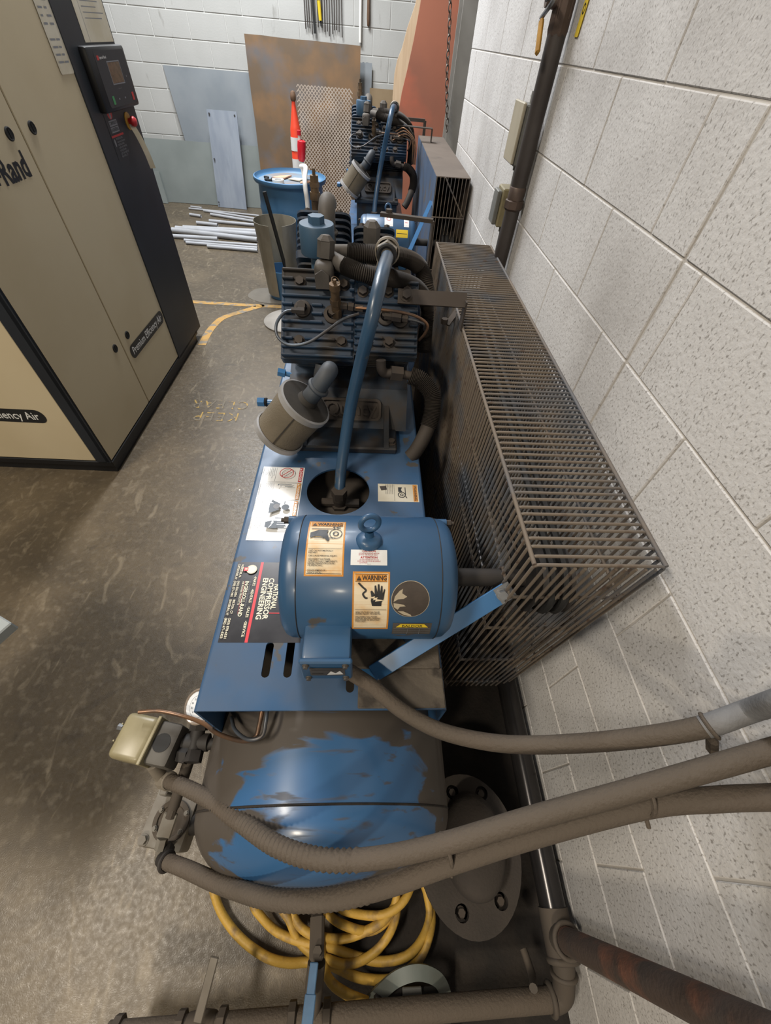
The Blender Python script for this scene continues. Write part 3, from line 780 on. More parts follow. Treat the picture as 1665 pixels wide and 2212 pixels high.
        for poly in ([(-.030, -.004), (-.028, .006), (-.020, .016), (-.014, .020), (-.015, .012), (-.006, .006), (-.012, .002), (-.022, .001)], [(-.03, -.006), (-.012, -.009), (-.008, -.012), (-.018, -.013), (-.022, -.019), (-.029, -.014)], [(-.022, -.022), (-.012, -.022), (.002, -.029), (.004, -.033), (-.010, -.030)]):
            v2, f2 = fill(poly); g.add([spot(p[0], p[1], .0009) for p in v2], f2, 1)
        ob('round_sticker', g, [MT['brown_spot'], MT['sticker_rest']], motor, smooth=0)
        a = cylhit(850, 1352); w = .072; h = .036
        decal('motor_name_plate', motor, cyf(a[0] + w / 2 - .002, a[1] - .06), w, h,
              [('poly', [(-.03, .006), (.03, .006), (.022, .015), (-.022, .015)], 1), ('text', 'BALDOR', 0, .0095, .009, dict(bold=.01, sx=1.1), 2),
               ('rect', (-.034, .003, .034, .0036), 3), ('rect', (-.034, -.004, .034, -.0035), 3), ('rect', (-.034, -.01, .034, -.0095), 3), ('rect', (-.008, -.016, -.0075, .003), 3), ('rect', (.014, -.016, .0145, .003), 3)],
              [MT['fitting'], MT['yellow'], MT['ink'], MT['ink_grey']], nu=1, nv=6)
        # ---- deck decals (print runs along the deck)
        def dk(c): return flat(c, (0, -1, 0), (1, 0, 0))
        dz = DZ
        cs = [ZP(*p, dz) for p in ((568, 1008), (658, 1013), (533, 1167))]
        ytop = cs[0].y; ybot = cs[2].y; xl = (cs[0].x + cs[2].x) / 2; xr = cs[1].x
        w = ytop - ybot; h = xr - xl
        def at(f): return -w / 2 + w * f
        els = []
        def panel(f0, f1, head, hc):
            x0, x1 = at(f0), at(f1); cx = (x0 + x1) / 2
            els.append(('ring', [(x0 + .002, -h/2+.003), (x1 - .002, -h/2+.003), (x1 - .002, h/2-.003), (x0 + .002, h/2-.003)], [(x0 + .0027, -h/2+.0037), (x1 - .0027, -h/2+.0037), (x1 - .0027, h/2-.0037), (x0 + .0027, h/2-.0037)], 2))
            els.append(('rect', (x0 + .003, h / 2 - .014, x1 - .003, h / 2 - .004), hc))
            els.append(('fit', head, x0 + .014, x1 - .005, h / 2 - .009, .010, .02, 0))
            els.append(('poly', [(x0 + .005, h/2-.0125), (x0 + .0125, h/2-.0125), (x0 + .0088, h/2-.0055)], 0))
            els.append(('rect', (x0 + .003, -h * .17, x1 - .003, -h * .17 + .0006), 2))
            for i, s in enumerate(('Discharge air contains', 'carbon monoxide and other', 'contaminants. Do not', 'breathe untreated air', 'from this machine.', 'Do not remove guards.', '', 'DO NOT REMOVE OR', 'DEFACE DECAL')):
                if s: els.append(('text', s, x0 + .005, -h * .17 - .005 - .0048 * i, .0042, dict(align='LEFT', sx=min(1, (x1 - x0) / .07)), 3))
        panel(0.0, .235, 'DANGER', 4); panel(.24, .49, 'WARNING', 5); panel(.495, .715, 'WARNING', 5); panel(.72, 1.0, 'WARNING', 5)
        cc = (at(.117), h * .10)
        els += [('ring', circle(.021, 32, *cc), circle(.0188, 32, *cc), 4), ('poly', [(cc[0]-.0145, cc[1]+.0128), (cc[0]-.0128, cc[1]+.0145), (cc[0]+.0145, cc[1]-.0128), (cc[0]+.0128, cc[1]-.0145)], 4),
                ('ring', circle(.011, 20, cc[0]+.003, cc[1]+.003), circle(.0104, 20, cc[0]+.003, cc[1]+.003), 3)]
        x = at(.33); els += [('rect', (x-.012, -.006, x-.010, h*.27), 3), ('rect', (x-.004, h*.12, x-.002, h*.3), 3), ('rect', (x-.010, -.006, x-.006, -.003), 3)]
        x = at(.60); els += [('poly', [(x-.012, -h*.14), (x+.012, -h*.14), (x+.012, h*.02), (x-.012, h*.02)], 3), ('poly', [(x-.024, -h*.1), (x-.016, -h*.12), (x-.004, h*.08), (x-.010, h*.10)], 3), ('poly', [(x+.012, -h*.13), (x+.026, -h*.13), (x+.010, h*.10), (x+.004, h*.05)], 3),
                             ('poly', circle(.0105, 20, x+.002, h*.22), 3), ('poly', circle(.009, 18, x, h*.02), 2), ('rect', (x-.020, h*.18, x-.008, h*.20), 3)]
        x = at(.83); els += [('poly', [(x-.008, -h*.15), (x+.010, -h*.15), (x+.013, -h*.02), (x+.013, h*.10), (x-.012, h*.10), (x-.012, -h*.04)], 3)]
        for i in range(4): els.append(('rect', (x - .011 + .0062 * i, h * .10, x - .0068 + .0062 * i, h * (.27 + .02 * (i in (1, 2)))), 3))
        els += [('poly', [(x-.014, h*.0), (x-.002, -h*.03), (x-.004, h*.0), (x+.008, -h*.05), (x+.014, -h*.07), (x+.003, h*.0), (x+.004, -h*.02), (x-.006, h*.03)], 0), ('rect', (x-.022, h*.04, x-.0195, h*.28), 3)]
        decal('safety_label', deck, dk(V(((xl + xr) / 2, (ytop + ybot) / 2, dz))), w, h, els, [MT['paperwhite'], MT['white'], MT['ink_grey'], MT['label_ink'], MT['red'], MT['orange_label']], label='long white safety label with pictograms')
        # black dealer label
        cs = [ZP(*p, dz) for p in ((511, 1214), (472, 1388))]
        ytop = cs[0].y; ybot = cs[1].y; xl = (cs[0].x + cs[1].x) / 2 + .001; xr = -0.13
        w = ytop - ybot; h = xr - xl
        def L_(f): return -w / 2 + w * f
        def R_(m): return -h / 2 + m * .945
        els = [('rect', (-w/2, R_(.0605), w/2, R_(.0675)), 1), ('fit', 'COMPRESSOR', L_(.22), L_(.74), R_(.096), .0172, .02, 2), ('fit', 'ENGINEERING', L_(.22), L_(.74), R_(.0805), .0172, .02, 2),
               ('fit', 'NATIONAL', L_(.30), L_(.62), R_(.1115), .0165, .02, 2), ('rect', (L_(.66), R_(.105), L_(.67), R_(.13)), 1),
               ('fit', '\u2022PARTS', L_(.20), L_(.325), R_(.0535), .0085, .015, 2), ('fit', '\u2022RENTALS', L_(.37), L_(.54), R_(.0535), .0085, .015, 2), ('fit', '\u2022SALES', L_(.59), L_(.72), R_(.0535), .0085, .015, 2), ('fit', '\u2022SERVICE', L_(.76), L_(.94), R_(.0535), .0085, .015, 2),
               ('fit', 'Authorized Distributor for', L_(.27), L_(.60), R_(.045), .006, 0, 3),
               ('fit', 'INGERSOLL-RAND', L_(.27), L_(.71), R_(.0355), .0125, .02, 2), ('fit', 'AIR POWER PRODUCTS', L_(.27), L_(.57), R_(.0265), .0065, .005, 2),
               ('rect', (L_(.27), R_(.0300), L_(.68), R_(.0304)), 1),
               ('fit', 'WORCESTER, MA', L_(.04), L_(.22), R_(.0145), .0075, .012, 2), ('fit', '(413) 536-2054', L_(.27), L_(.47), R_(.0145), .0075, .012, 2), ('fit', 'BELTON, CT', L_(.51), L_(.68), R_(.0145), .0075, .012, 2), ('fit', '(203) 878-6531', L_(.73), L_(.96), R_(.0145), .0075, .012, 2),
               ('fit', 'CLIFTON PARK, NY', L_(.04), L_(.25), R_(.0060), .0075, .012, 2), ('fit', '(518) 371-1401', L_(.27), L_(.47), R_(.0060), .0075, .012, 2), ('fit', 'ENOSBURG, VT', L_(.51), L_(.70), R_(.0060), .0075, .012, 2), ('fit', '(802) 671-3353', L_(.73), L_(.96), R_(.0060), .0075, .012, 2),
               ('poly', circle(.0125, 26, L_(.11), R_(.041)), 2), ('ring', circle(.011, 24, L_(.11), R_(.041)), circle(.0105, 24, L_(.11), R_(.041)), 3),
               ('rect', (L_(.085), R_(.021), L_(.135), R_(.032)), 1), ('fit', 'IR', L_(.097), L_(.123), R_(.0265), .0085, .02, 2), ('rect', (L_(.08), R_(.0175), L_(.14), R_(.019)), 2)]
        decal('dealer_label', deck, dk(V(((xl + xr) / 2, (ytop + ybot) / 2, dz))), w, h, els, [MT['label_black'], MT['red_stripe'], MT['cream_ink'], MT['ink_grey']], label='black dealer label with cream lettering and a red stripe')
        # small label by the guard
        cs = [ZP(*p, dz) for p in ((816, 1045), (902, 1050), (813, 1083))]
        w = cs[0].y - cs[2].y; h = cs[1].x - cs[0].x; c = V(((cs[0].x + cs[1].x) / 2, (cs[0].y + cs[2].y) / 2, dz))
        els = [('rect', (-w/2+.002, h/2-.016, w/2-.002, h/2-.003), 1), ('fit', 'WARNING', -w/2+.006, w/2-.006, h/2-.0095, .010, .02, 2), ('rect', (-w/2+.003, -h*.10, w/2-.003, -h*.095), 2),
               ('poly', [(-.022, 0), (-.004, 0), (-.004, .012), (-.012, .008), (-.022, .012)], 2), ('ring', circle(.0115, 22, .008, .010), circle(.009, 22, .008, .010), 2), ('ring', circle(.005, 16, .008, .010), circle(.003, 16, .008, .010), 2), ('rect', (-.022, .020, .010, .022), 2), ('poly', [(.013, .022), (.020, .026), (.021, .024), (.015, .020)], 2),
               ('poly', [(-.026, -h*.3), (-.012, -h*.28), (-.008, -h*.42), (-.024, -h*.46)], 3)]
        for i in range(5): els.append(('text', 'Moving parts can cause severe', -w/2+.003, -h*.14 - .005*i, .0042, dict(align='LEFT', sx=.75), 2))
        decal('belt_warning_label', deck, dk(c), w, h, els, [MT['offwhite'], MT['orange_label'], MT['ink'], MT['brown_spot']], label='small stained label beside the belt guard')
    else:
        # arrow label and plate on the far motor
        a = cylhit(820, 1150)
        def cyf2(cx, th): return lambda u, v, d: V((cx + u, MY + (MR + .0015 + d) * math.sin(th + v / MR), MZ + (MR + .0015 + d) * math.cos(th + v / MR)))
        decal('arrow_label', motor, cyf2(.125, -.35), .03, .09, [('poly', [(-.004, .04), (.004, .04), (.004, -.015), (.010, -.015), (0, -.038), (-.010, -.015), (-.004, -.015)], 1)], [MT['paperwhite'], MT['red']], nv=8)
        decal('warning_label', motor, cyf2(.02, -.35), .05, .09, [('rect', (-.023, .024, .023, .042), 1), ('ring', circle(.014, 20, 0, .004), circle(.011, 20, 0, .004), 2)], [MT['paperwhite'], MT['orange_label'], MT['red']], nv=8)
        decal('motor_name_plate', motor, cyf2(.10, -1.0), .07, .04, [('rect', (-.03, -.002, .03, .001), 1)], [MT['yellow'], MT['ink']], nv=6)

    if not first: OFF[0] = B0 + V((.01, .28, .15))
    # ---- pump
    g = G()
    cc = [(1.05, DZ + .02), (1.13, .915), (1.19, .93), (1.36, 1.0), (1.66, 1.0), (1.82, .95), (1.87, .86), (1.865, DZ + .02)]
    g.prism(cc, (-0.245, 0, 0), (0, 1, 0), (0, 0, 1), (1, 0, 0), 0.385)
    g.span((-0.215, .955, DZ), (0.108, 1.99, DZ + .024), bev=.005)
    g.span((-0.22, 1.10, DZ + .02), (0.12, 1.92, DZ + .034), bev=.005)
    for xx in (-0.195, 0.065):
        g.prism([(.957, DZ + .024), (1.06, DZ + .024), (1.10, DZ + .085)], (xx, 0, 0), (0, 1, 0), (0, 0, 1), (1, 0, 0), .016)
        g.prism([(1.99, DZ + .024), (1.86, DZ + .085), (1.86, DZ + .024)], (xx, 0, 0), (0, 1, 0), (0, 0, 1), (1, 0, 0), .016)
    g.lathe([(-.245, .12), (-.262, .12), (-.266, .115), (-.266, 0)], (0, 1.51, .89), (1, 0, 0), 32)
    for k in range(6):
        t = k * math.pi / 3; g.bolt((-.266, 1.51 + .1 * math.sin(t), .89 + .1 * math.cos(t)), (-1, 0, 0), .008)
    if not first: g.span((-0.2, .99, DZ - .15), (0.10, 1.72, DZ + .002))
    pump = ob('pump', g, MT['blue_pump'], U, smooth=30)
    for p in ((-.20, .985), (.09, .985), (-.20, 1.97), (.09, 1.97)):
        g = G(); g.bolt((p[0], p[1], DZ + .024), (0, 0, 1), .011, .01); ob('anchor_bolt', g, MT['iron'], pump)
    # cast name panel
    c = YP(757, 890, 1.12) if first else V((-.042, 1.12, .85))
    g = G(); v2 = rounded(.20, .07, .018); vi = rounded(.184, .054, .012); n = len(v2)
    o = V((-.045, 1.0895, .862)); ex = V((1, 0, 0)); ey = V((0, .606, .795)); ez = V((0, -.795, .606))
    A = [o + ex * p[0] + ey * p[1] for p in v2]; B = [p + ez * .012 for p in A]; C = [o + ex * p[0] + ey * p[1] + ez * .012 for p in vi]; D = [o + ex * p[0] + ey * p[1] + ez * .004 for p in vi]
    f = []
    for i in range(n):
        j = (i + 1) % n
        f += [(i, j, n + j, n + i), (n + i, n + j, 2 * n + j, 2 * n + i), (2 * n + i, 2 * n + j, 3 * n + j, 3 * n + i)]
    f.append(tuple(range(3 * n, 4 * n)))
    g.add(A + B + C + D, f)
    v2, f2 = text2d('Quincy', .058, sx=.98, bold=.018)
    g.add([o + ex * p[0] + ey * (p[1]) + ez * .010 for p in v2], f2)
    # raised letter sides
    for q in f2:
        m = len(q)
        for i in range(m):
            a_, b_ = v2[q[i]], v2[q[(i + 1) % m]]
            g.add([o + ex * a_[0] + ey * a_[1] + ez * .010, o + ex * b_[0] + ey * b_[1] + ez * .010, o + ex * b_[0] + ey * b_[1] + ez * .003, o + ex * a_[0] + ey * a_[1] + ez * .003], [(0, 1, 2, 3)])
    ob('name_panel', g, MT['iron'], pump, smooth=30, label='cast name panel on the pump')
    # oil plugs sticking out on the left
    g = G()
    a, b = ZP(557, 868, .86), ZP(612, 868, .86); b.x = -.245; b.y = a.y
    g.cyl(a, b, .009, seg=12); g.hexa(a, a + V((.022, 0, 0)), .0155); g.torus(a + V((.027, 0, 0)), (1, 0, 0), .011, .004, 16, 6, 1)
    ob('oil_plug', g, [MT['blue_clean'], MT['black_rubber']], pump)
    g = G(); a = ZP(600, 803, .93); g.hexa((-.285, a.y, .93), (-.262, a.y, .925), .014); g.cyl((-.265, a.y, .925), (-.24, a.y, .92), .008)
    ob('oil_plug', g, MT['blue_clean'], pump)
    # near bank: cylinders with fins, heads with ribs
    def cylinder(M, xc, w, vw, n0, n1, name='cylinder'):
        g = G(); mid = M @ V((xc, 0, n0)); ax = (M @ V((xc, 0, n1)) - mid)
        g.cyl(mid, mid + ax, min(w, vw) * .40, seg=28)
        n = n0 - .004
        while n > n1:
            poly = rounded(w, vw, .03, 4)
            g.prism([(p[0] + xc, p[1]) for p in poly], M @ V((0, 0, n)), M.to_3x3() @ V((1, 0, 0)), M.to_3x3() @ V((0, 1, 0)), M.to_3x3() @ V((0, 0, 1)), .005)
            n -= .0175
        return ob(name, g, MT['blue_pump'], pump, smooth=30)
    cylinder(NM, -.141, .195, .215, -.052, -.30); cylinder(NM, .062, .165, .20, -.052, -.30)
    def head(M, xa, xb, vlo, vhi, gaps, caps):
        g = G()
        g.span((xa, vlo, -.05), (xb, vhi, 0), M=M, bev=.006)
        nr = 11; pitch = (vhi - vlo - .008) / (nr - 1)
        for i in range(nr):
            v = vlo + .004 + pitch * i
            segs = [(xa - .002, xb + .002)]
            for (gx, gv, gr) in gaps:
                if abs(v - gv) < gr:
                    new = []
                    for s in segs:
                        if gx - gr > s[0] + .01 and gx + gr < s[1] - .01: new += [(s[0], gx - gr), (gx + gr, s[1])]
                        elif gx - gr <= s[0] + .01 and gx + gr > s[0]: new.append((gx + gr, s[1]))
                        elif gx + gr >= s[1] - .01 and gx - gr < s[1]: new.append((s[0], gx - gr))
                        else: new.append(s)
                    segs = new
            for s in segs:
                if s[1] - s[0] > .012: g.span((s[0], v - .0034, -.004), (s[1], v + .0034, .0125), M=M, bev=.0022)
        for k in range(4):  # side fins down the flanks
            g.span((xa - .006, vlo - .004, -.048 + .012 * k), (xb + .004, vhi + .004, -.043 + .012 * k), M=M, bev=.001)
        return ob('cylinder_head', g, MT['blue_head'], pump, smooth=30)
    LPB = [(-.195, .090), (-.068, .088), (-.195, -.078), (-.072, -.076)]; HPB = [(-.012, .072), (.062, .075), (.118, .078), (.068, -.070), (.004, -.075)]
    CAPS = [(-.186, .012, .024), (-.098, .0, .026), (.056, .0, .024), (.100, -.004, .024)]
    head(NM, -.243, -.038, -.125, .125, [(b[0], b[1], .017) for b in LPB] + [(c[0], c[1], c[2] + .003) for c in CAPS[:2]], 0)
    head(NM, -.032, .150, -.105, .105, [(b[0], b[1], .017) for b in HPB] + [(c[0], c[1], c[2] + .003) for c in CAPS[2:]], 0)
    for b in LPB + HPB:
        g = G(); g.bolt(NB(b[0], b[1], 0), NN, .0125, .012); ob('head_bolt', g, MT['iron'], pump)
    for c in CAPS:
        g = G(); g.lathe([(0, c[2]), (.010, c[2]), (.013, c[2] - .004), (.014, c[2] * .6), (.018, c[2] * .6)], NB(c[0], c[1], 0), NN, 22); g.hexa(NB(c[0], c[1], .014), NB(c[0], c[1], .032), .0125)
        ob('unloader_cap', g, MT['iron'], pump)
    # brass relief valve
    g = G(); b0 = NB(-.088, -.005, .01); up = (NN * .75 + V((0, .35, .65))).normalized()
    g.hexa(b0, b0 + up * .022, .016); g.cyl(b0 + up * .022, b0 + up * .075, .0125, seg=16); g.hexa(b0 + up * .035, b0 + up * .05, .0155)
    g.cyl(b0 + up * .075, b0 + up * .092, .015, seg=16); g.cyl(b0 + up * .09, b0 + up * .103, .005, seg=10)
    g.torus(b0 + up * .098 + V((.003, 0, 0)), V((.5, -.4, .6)), .0125, .0011, 20, 6)
    ob('relief_valve', g, MT['brass'], pump, smooth=30)
    # control tubing with its fittings
    g = G(); pts = [NBP(632, 670, .03), NBP(613, 676, .035), NBP(597, 700, .04), NBP(600, 728, .04), NBP(625, 745, .04), NBP(665, 740, .045), NBP(705, 715, .05), NBP(740, 690, .05), NBP(775, 678, .045)]
    g.tube(smoothpath(pts, 8), .0042, 10); ob('control_tube', g, MT['tube_dark'], pump, smooth=60)
    g = G(); pts = [NBP(768, 665, .035), NBP(800, 667, .04), NBP(850, 672, .04), NBP(895, 682, .04), NBP(922, 700, .03), NBP(918, 720, .01), NBP(905, 735, -.02)]
    g.tube(smoothpath(pts, 8), .0042, 10); ob('control_tube', g, MT['copper'], pump, smooth=60)
    g = G(); pts = [NBP(832, 684, .03), NBP(860, 687, .03), NBP(895, 692, .03), NBP(915, 700, .03), NBP(917, 712, .0)]
    g.tube(smoothpath(pts, 8), .0042, 10); ob('control_tube', g, MT['tube_dark'], pump, smooth=60)
    for a, b, r in (((630, 670), (643, 671), .0085), ((643, 671), (658, 672), .0105), ((735, 660), (750, 662), .010), ((752, 662), (764, 664), .012), ((766, 664), (784, 667), .010), ((830, 683), (846, 685), .0095), ((846, 685), (866, 688), .0125), ((868, 688), (880, 690), .0095)):
        g = G(); g.hexa(NBP(a[0], a[1], .03), NBP(b[0], b[1], .03), r); ob('tube_fitting', g, MT['iron'], pump)
    # far bank: stacked fins seen from the near side
    for xa, xb, vh, dn in ((-.262, -.066, .125, 0), (-.055, .100, .105, -.03)):
        g = G(); xc = -(xa + xb) / 2; w = xb - xa
        for i in range(6):
            poly = rounded(w, .25 * vh / .125, .028, 4)
            g.prism([(p[0] + xc, p[1]) for p in poly], FB(0, 0, dn - .006 - .022 * i), V((-1, 0, 0)), FV_, FN, .0075)
        g.span((xc - w / 2 + .018, -vh + .02, dn - .13), (xc + w / 2 - .018, vh - .02, dn), M=FM, bev=.01)
        ob('cylinder_head', g, MT['blue_head'], pump, smooth=30)
        g = G(); g.prism([(p[0] + xc, p[1]) for p in rounded(w + .006, .25 * vh / .125, .02, 4)], FB(0, 0, dn - .158), V((-1, 0, 0)), FV_, FN, .026)
        g.cyl(FB(-xc, 0, dn - .15), FB(-xc, 0, dn - .33), w * .40, seg=28)
        for i in range(7):
            g.prism([(p[0] + xc, p[1]) for p in rounded(w, .235 * vh / .125, .03, 4)], FB(0, 0, dn - .178 - .022 * i), V((-1, 0, 0)), FV_, FN, .0075)
        ob('cylinder', g, MT['blue_head'], pump, smooth=30)
        for sx in (-.3, .3):
            for sv in (-.8, .8):
                g = G(); g.bolt(FB(-xc + sx * w, sv * vh, dn + .002), FN, .012, .012); ob('head_bolt', g, MT['iron'], pump)
    # breather in the vee: blue can with a hexagon on top
    bt = ZP(683, 479, 1.29) if first else V((-.165, 1.43, 1.29))
    g = G(); dx = V((bt.x, bt.y, 0))
    g.lathe([(1.0, .024), (1.205, .024), (1.208, .05), (1.212, .0525), (1.283, .0525), (1.287, .050), (1.288, 0)], dx, (0, 0, 1), 36); g.hexa(dx + V((0, 0, 1.287)), dx + V((0, 0, 1.306)), .024)
    ob('breather', g, MT['blue_can'], pump, smooth=40)
    # safety valve and elbow behind the breather
    e0 = ZP(705, 462, 1.27) if first else V((-.13, 1.50, 1.27))
    g = G(); Q = smoothpath([e0 + V((0, .0, -.12)), e0 + V((0, 0, -.04)), e0 + V((0, .012, 0)), e0 + V((.0, .05, .018)), e0 + V((0, .1, .005))], 6)
    g.tube(Q, .028, 16); g.torus(e0 + V((0, 0, -.05)), (0, 0, 1), .03, .007, 20, 8)
    ob('elbow', g, MT['fitting'], pump, smooth=60)
    s0 = ZP(682, 446, 1.21) if first else V((-.2, 1.88, 1.25))
    g = G(); g.cyl(s0 - V((0, 0, .06)), s0 + V((0, 0, .02)), .016, seg=14); g.hexa(s0 + V((0, 0, .02)), s0 + V((0, 0, .045)), .02); g.cyl(s0 + V((0, 0, .045)), s0 + V((0, 0, .095)), .0155, seg=16); g.hexa(s0 + V((0, 0, .06)), s0 + V((0, 0, .075)), .0185); g.cyl(s0 + V((0, 0, .095)), s0 + V((0, 0, .115)), .006, seg=10)
    ob('relief_valve', g, MT['brass'], pump, smooth=30)
    # cast elbow at the centre, plug on the far head
    c = ZP(702, 572, 1.235) if first else V((-.14, 1.19, 1.235))
    g = G(); g.span((c.x - .030, c.y - .028, c.z - .055), (c.x + .024, c.y + .03, c.z + .010), bev=.016, seg=3); g.prism([(-.026, -.03), (.012, -.03), (.012, .006), (-.007, .018), (-.026, .006)], c + V((0, -.0285, -.02)), (1, 0, 0), (0, 0, 1), (0, -1, 0), .008)
    g.hexa(c + V((.0, .02, .01)), c + V((.004, .03, .052)), .024); g.lathe([(.052, .024), (.064, .012), (.066, 0)], c + V((0, .02, .0)), (0.05, .15, 1), 6)
    ob('cast_elbow', g, MT['fitting'], pump, smooth=30)
    c2 = ZP(803, 505, 1.26) if first else V((-.02, 1.42, 1.26))
    g = G(); g.cyl(c2 - V((0, 0, .10)), c2 - V((0, 0, .02)), .014); g.hexa(c2 - V((0, 0, .025)), c2 + V((0, 0, .02)), .026); g.lathe([(.02, .026), (.034, .014), (.036, 0)], c2, (0, 0, 1), 6)
    ob('pipe_plug', g, MT['fitting'], pump, smooth=30)
    # finned intercooler tubes sweeping round the right-hand side
    g = G(); ribbed(g, [ZP(742, 574, 1.235), ZP(790, 592, 1.225), ZP(850, 602, 1.205), ZP(900, 622, 1.165), ZP(922, 660, 1.105), ZP(920, 705, 1.05), ZP(915, 760, .99)], .0215, depth=.1)
    ob('finned_tube', g, MT['finned'], pump, smooth=30)
    g = G(); ribbed(g, [ZP(752, 545, 1.24), ZP(800, 549, 1.24), ZP(860, 553, 1.225), ZP(905, 575, 1.18), ZP(921, 620, 1.13), ZP(924, 660, 1.07)], .0235, depth=.1)
    ob('finned_tube', g, MT['finned'], pump, smooth=30)
    g = G(); g.tube(smoothpath([ZP(718, 560, 1.235), ZP(730, 567, 1.236), ZP(745, 575, 1.235)], 4), .021, 16); ob('tube_collar', g, MT['fitting'], pump, smooth=60)
    g = G(); g.tube(smoothpath([ZP(722, 545, 1.24), ZP(740, 545, 1.24), ZP(755, 545, 1.24)], 4), .02, 16)
    ob('tube_collar', g, MT['fitting'], pump, smooth=60)
    # discharge tube: union nut high up, bent blue tube down through the deck hole
    P = [ZP(836, 556, 1.285), ZP(826, 590, 1.295), ZP(814, 640, 1.275), ZP(796, 715, 1.21), ZP(775, 800, 1.10), ZP(757, 880, .99), ZP(744, 960, .885), ZP(736, 1020, .81), ZP(733, 1072, .745), ZP(733, 1080, .69)]
    g = G(); g.tube(smoothpath(P, 8), .0165, 18); ob('discharge_tube', g, MT['blue_tube'], U, smooth=60)
    a = ZP(836, 545, 1.28); d = (ZP(826, 590, 1.295) - a).normalized()
    g = G(); g.lathe([(-.030, .0), (-.030, .030), (-.018, .034), (-.004, .034), (0, .030)], a, d, 28, 0); g.hexa(a + d * .0, a + d * .026, .030, 1); g.torus(a + d * .027, d, .021, .006, 24, 8, 2)
    g.cyl(a - d * .03, a + V((-.005, .06, -.06)), .022, seg=16, mi=1)
    ob('union_nut', g, [MT['nut_light'], MT['nut_light'], MT['black_rubber']], U, smooth=30)
    t0 = ZP(733, 1072, .75)
    g = G(); g.hexa(t0 + V((0, 0, .028)), t0 - V((0, 0, .0)), .024); g.cyl(t0, t0 - V((0, 0, .05)), .021); g.hexa(t0 - V((0, 0, .03)), t0 - V((0, 0, .05)), .03)
    g.cyl(t0 + V((-.055, 0, -.03)), t0 + V((.06, 0, -.03)), .014, seg=12)
    ob('compression_fitting', g, MT['iron'], U, smooth=30)
    # HP outlet hose on the right
    g = G(); e = [ZP(823, 778, 1.045), ZP(824, 797, 1.02), ZP(832, 806, 1.005), ZP(850, 806, 1.005)]
    g.tube(smoothpath(e, 6), .0145, 14); g.hexa(ZP(843, 805, 1.005), ZP(868, 808, 1.0), .023); g.cyl(ZP(866, 808, 1.0), ZP(888, 812, .995), .013)
    ob('hose_elbow', g, MT['iron'], pump, smooth=40)
    g = G(); P = [ZP(886, 812, .995), ZP(910, 822, .985), ZP(932, 850, .955), ZP(934, 885, .915), ZP(925, 920, .875), ZP(912, 950, .84), ZP(897, 975, .805), ZP(885, 988, .785)]
    ribbed(g, P, .025, depth=.1, smooth_to=.62); ob('ribbed_hose', g, MT['finned'], pump, smooth=30)
    # intake: elbow out of the LP head and the canister filter
    fb, ft = ZP(601, 938, .865), ZP(661, 868, .985)
    ax = (ft - fb).normalized(); L = (ft - fb).length
    g = G(); P = [NB(-.125, -.14, -.02), NB(-.13, -.175, -.025), ft + ax * .06 + V((.03, .03, .035)), ft + ax * .045, ft + ax * .01]
    g.tube(smoothpath(P, 8), .024, 18); g.torus(ft + ax * .05 + V((.006, .004, .006)), ax, .026, .006, 22, 8)
    ob('intake_elbow', g, MT['intake'], pump, smooth=60)
    g = G(); R = .073
    g.lathe([(0.006, R - .002), (L - .006, R + .001)], fb, ax, 48, 0)
    g.lathe([(0, 0), (0, R), (.0, R + .005), (.016, R + .005), (.018, R)], fb, ax, 48, 1)
    g.lathe([(L - .018, R), (L - .016, R + .006), (L, R + .006), (L + .002, R)], fb, ax, 48, 1)
    g.lathe([(L + .002, R), (L + .003, .06), (L + .006, .03), (L + .02, .026), (L + .02, 0)], fb, ax, 48, 2)
    g.cyl(fb, fb - ax * .02, .006, seg=10, mi=1); g.hexa(fb, fb - ax * .008, .012, 1)
    ref = V((1, 0, 0)) - ax * ax.x; ref = V((-.1, -.9, .2)); ref = (ref - ax * ref.dot(ax)).normalized()
    g.bar(fb + ax * .012 + ref * R, fb + ax * (L - .012) + ref * (R + .001), .003, .002, ref, 2)
    ob('air_filter', g, [MT['filter_paper'], MT['filter_cap'], MT['filter_top']], pump, smooth=35)
    # straps from the pump heads to the guard
    if first:
        a, b = ZP(868, 640, 1.172), ZP(998, 650, 1.172)
        g = G(); e = .292; g.bar((a.x - .012, a.y, 1.172), (e, a.y - .006, 1.172), .042, .005, NN)
        g.bar((e - .002, a.y - .006, 1.174), (e - .002, a.y - .006, 1.09), .036, .005, (1, 0, 0)); g.bolt(V((a.x + .012, a.y, 1.172)) + NN * .003, NN, .013, .012)
        ob('guard_strap', g, MT['strap'], U)
        a, b = ZP(822, 462, 1.235), ZP(935, 477, 1.235)
        g = G(); g.bar((a.x, a.y, 1.235), (b.x, b.y, 1.235), .022, .012, (0, 0, 1)); g.bar((b.x, b.y, 1.237), (b.x, b.y, 1.0), .035, .005, (1, 0, 0)); g.bolt((a.x + .03, a.y, 1.237), (0, 0, 1), .012, .012)
        ob('guard_strap', g, MT['strap'], U)
        g = G(); a = ZP(990, 668, 1.09); b = ZP(965, 702, 1.06)
        g.bar(a, b, .018, .005); g.hexa(b + V((-.01, 0, .004)), b + V((-.01, 0, .02)), .011)
        ob('guard_clip', g, MT['strap'], U)
    else:
        g = G(); g.bar((.10, 1.62, 1.19), (.31, 1.60, 1.19), .02, .02); g.bar((.31, 1.60, 1.19), (.31, 1.60, 1.09), .02, .02, (1, 0, 0)); ob('guard_strap', g, MT['strap'], U)
        g = G(); g.bar((.07, 1.26, 1.19), (.33, 1.22, 1.19), .05, .005); g.bar((.33, 1.22, 1.19), (.33, 1.22, 1.0), .05, .005, (1, 0, 0)); ob('guard_strap', g, MT['strap'], U)
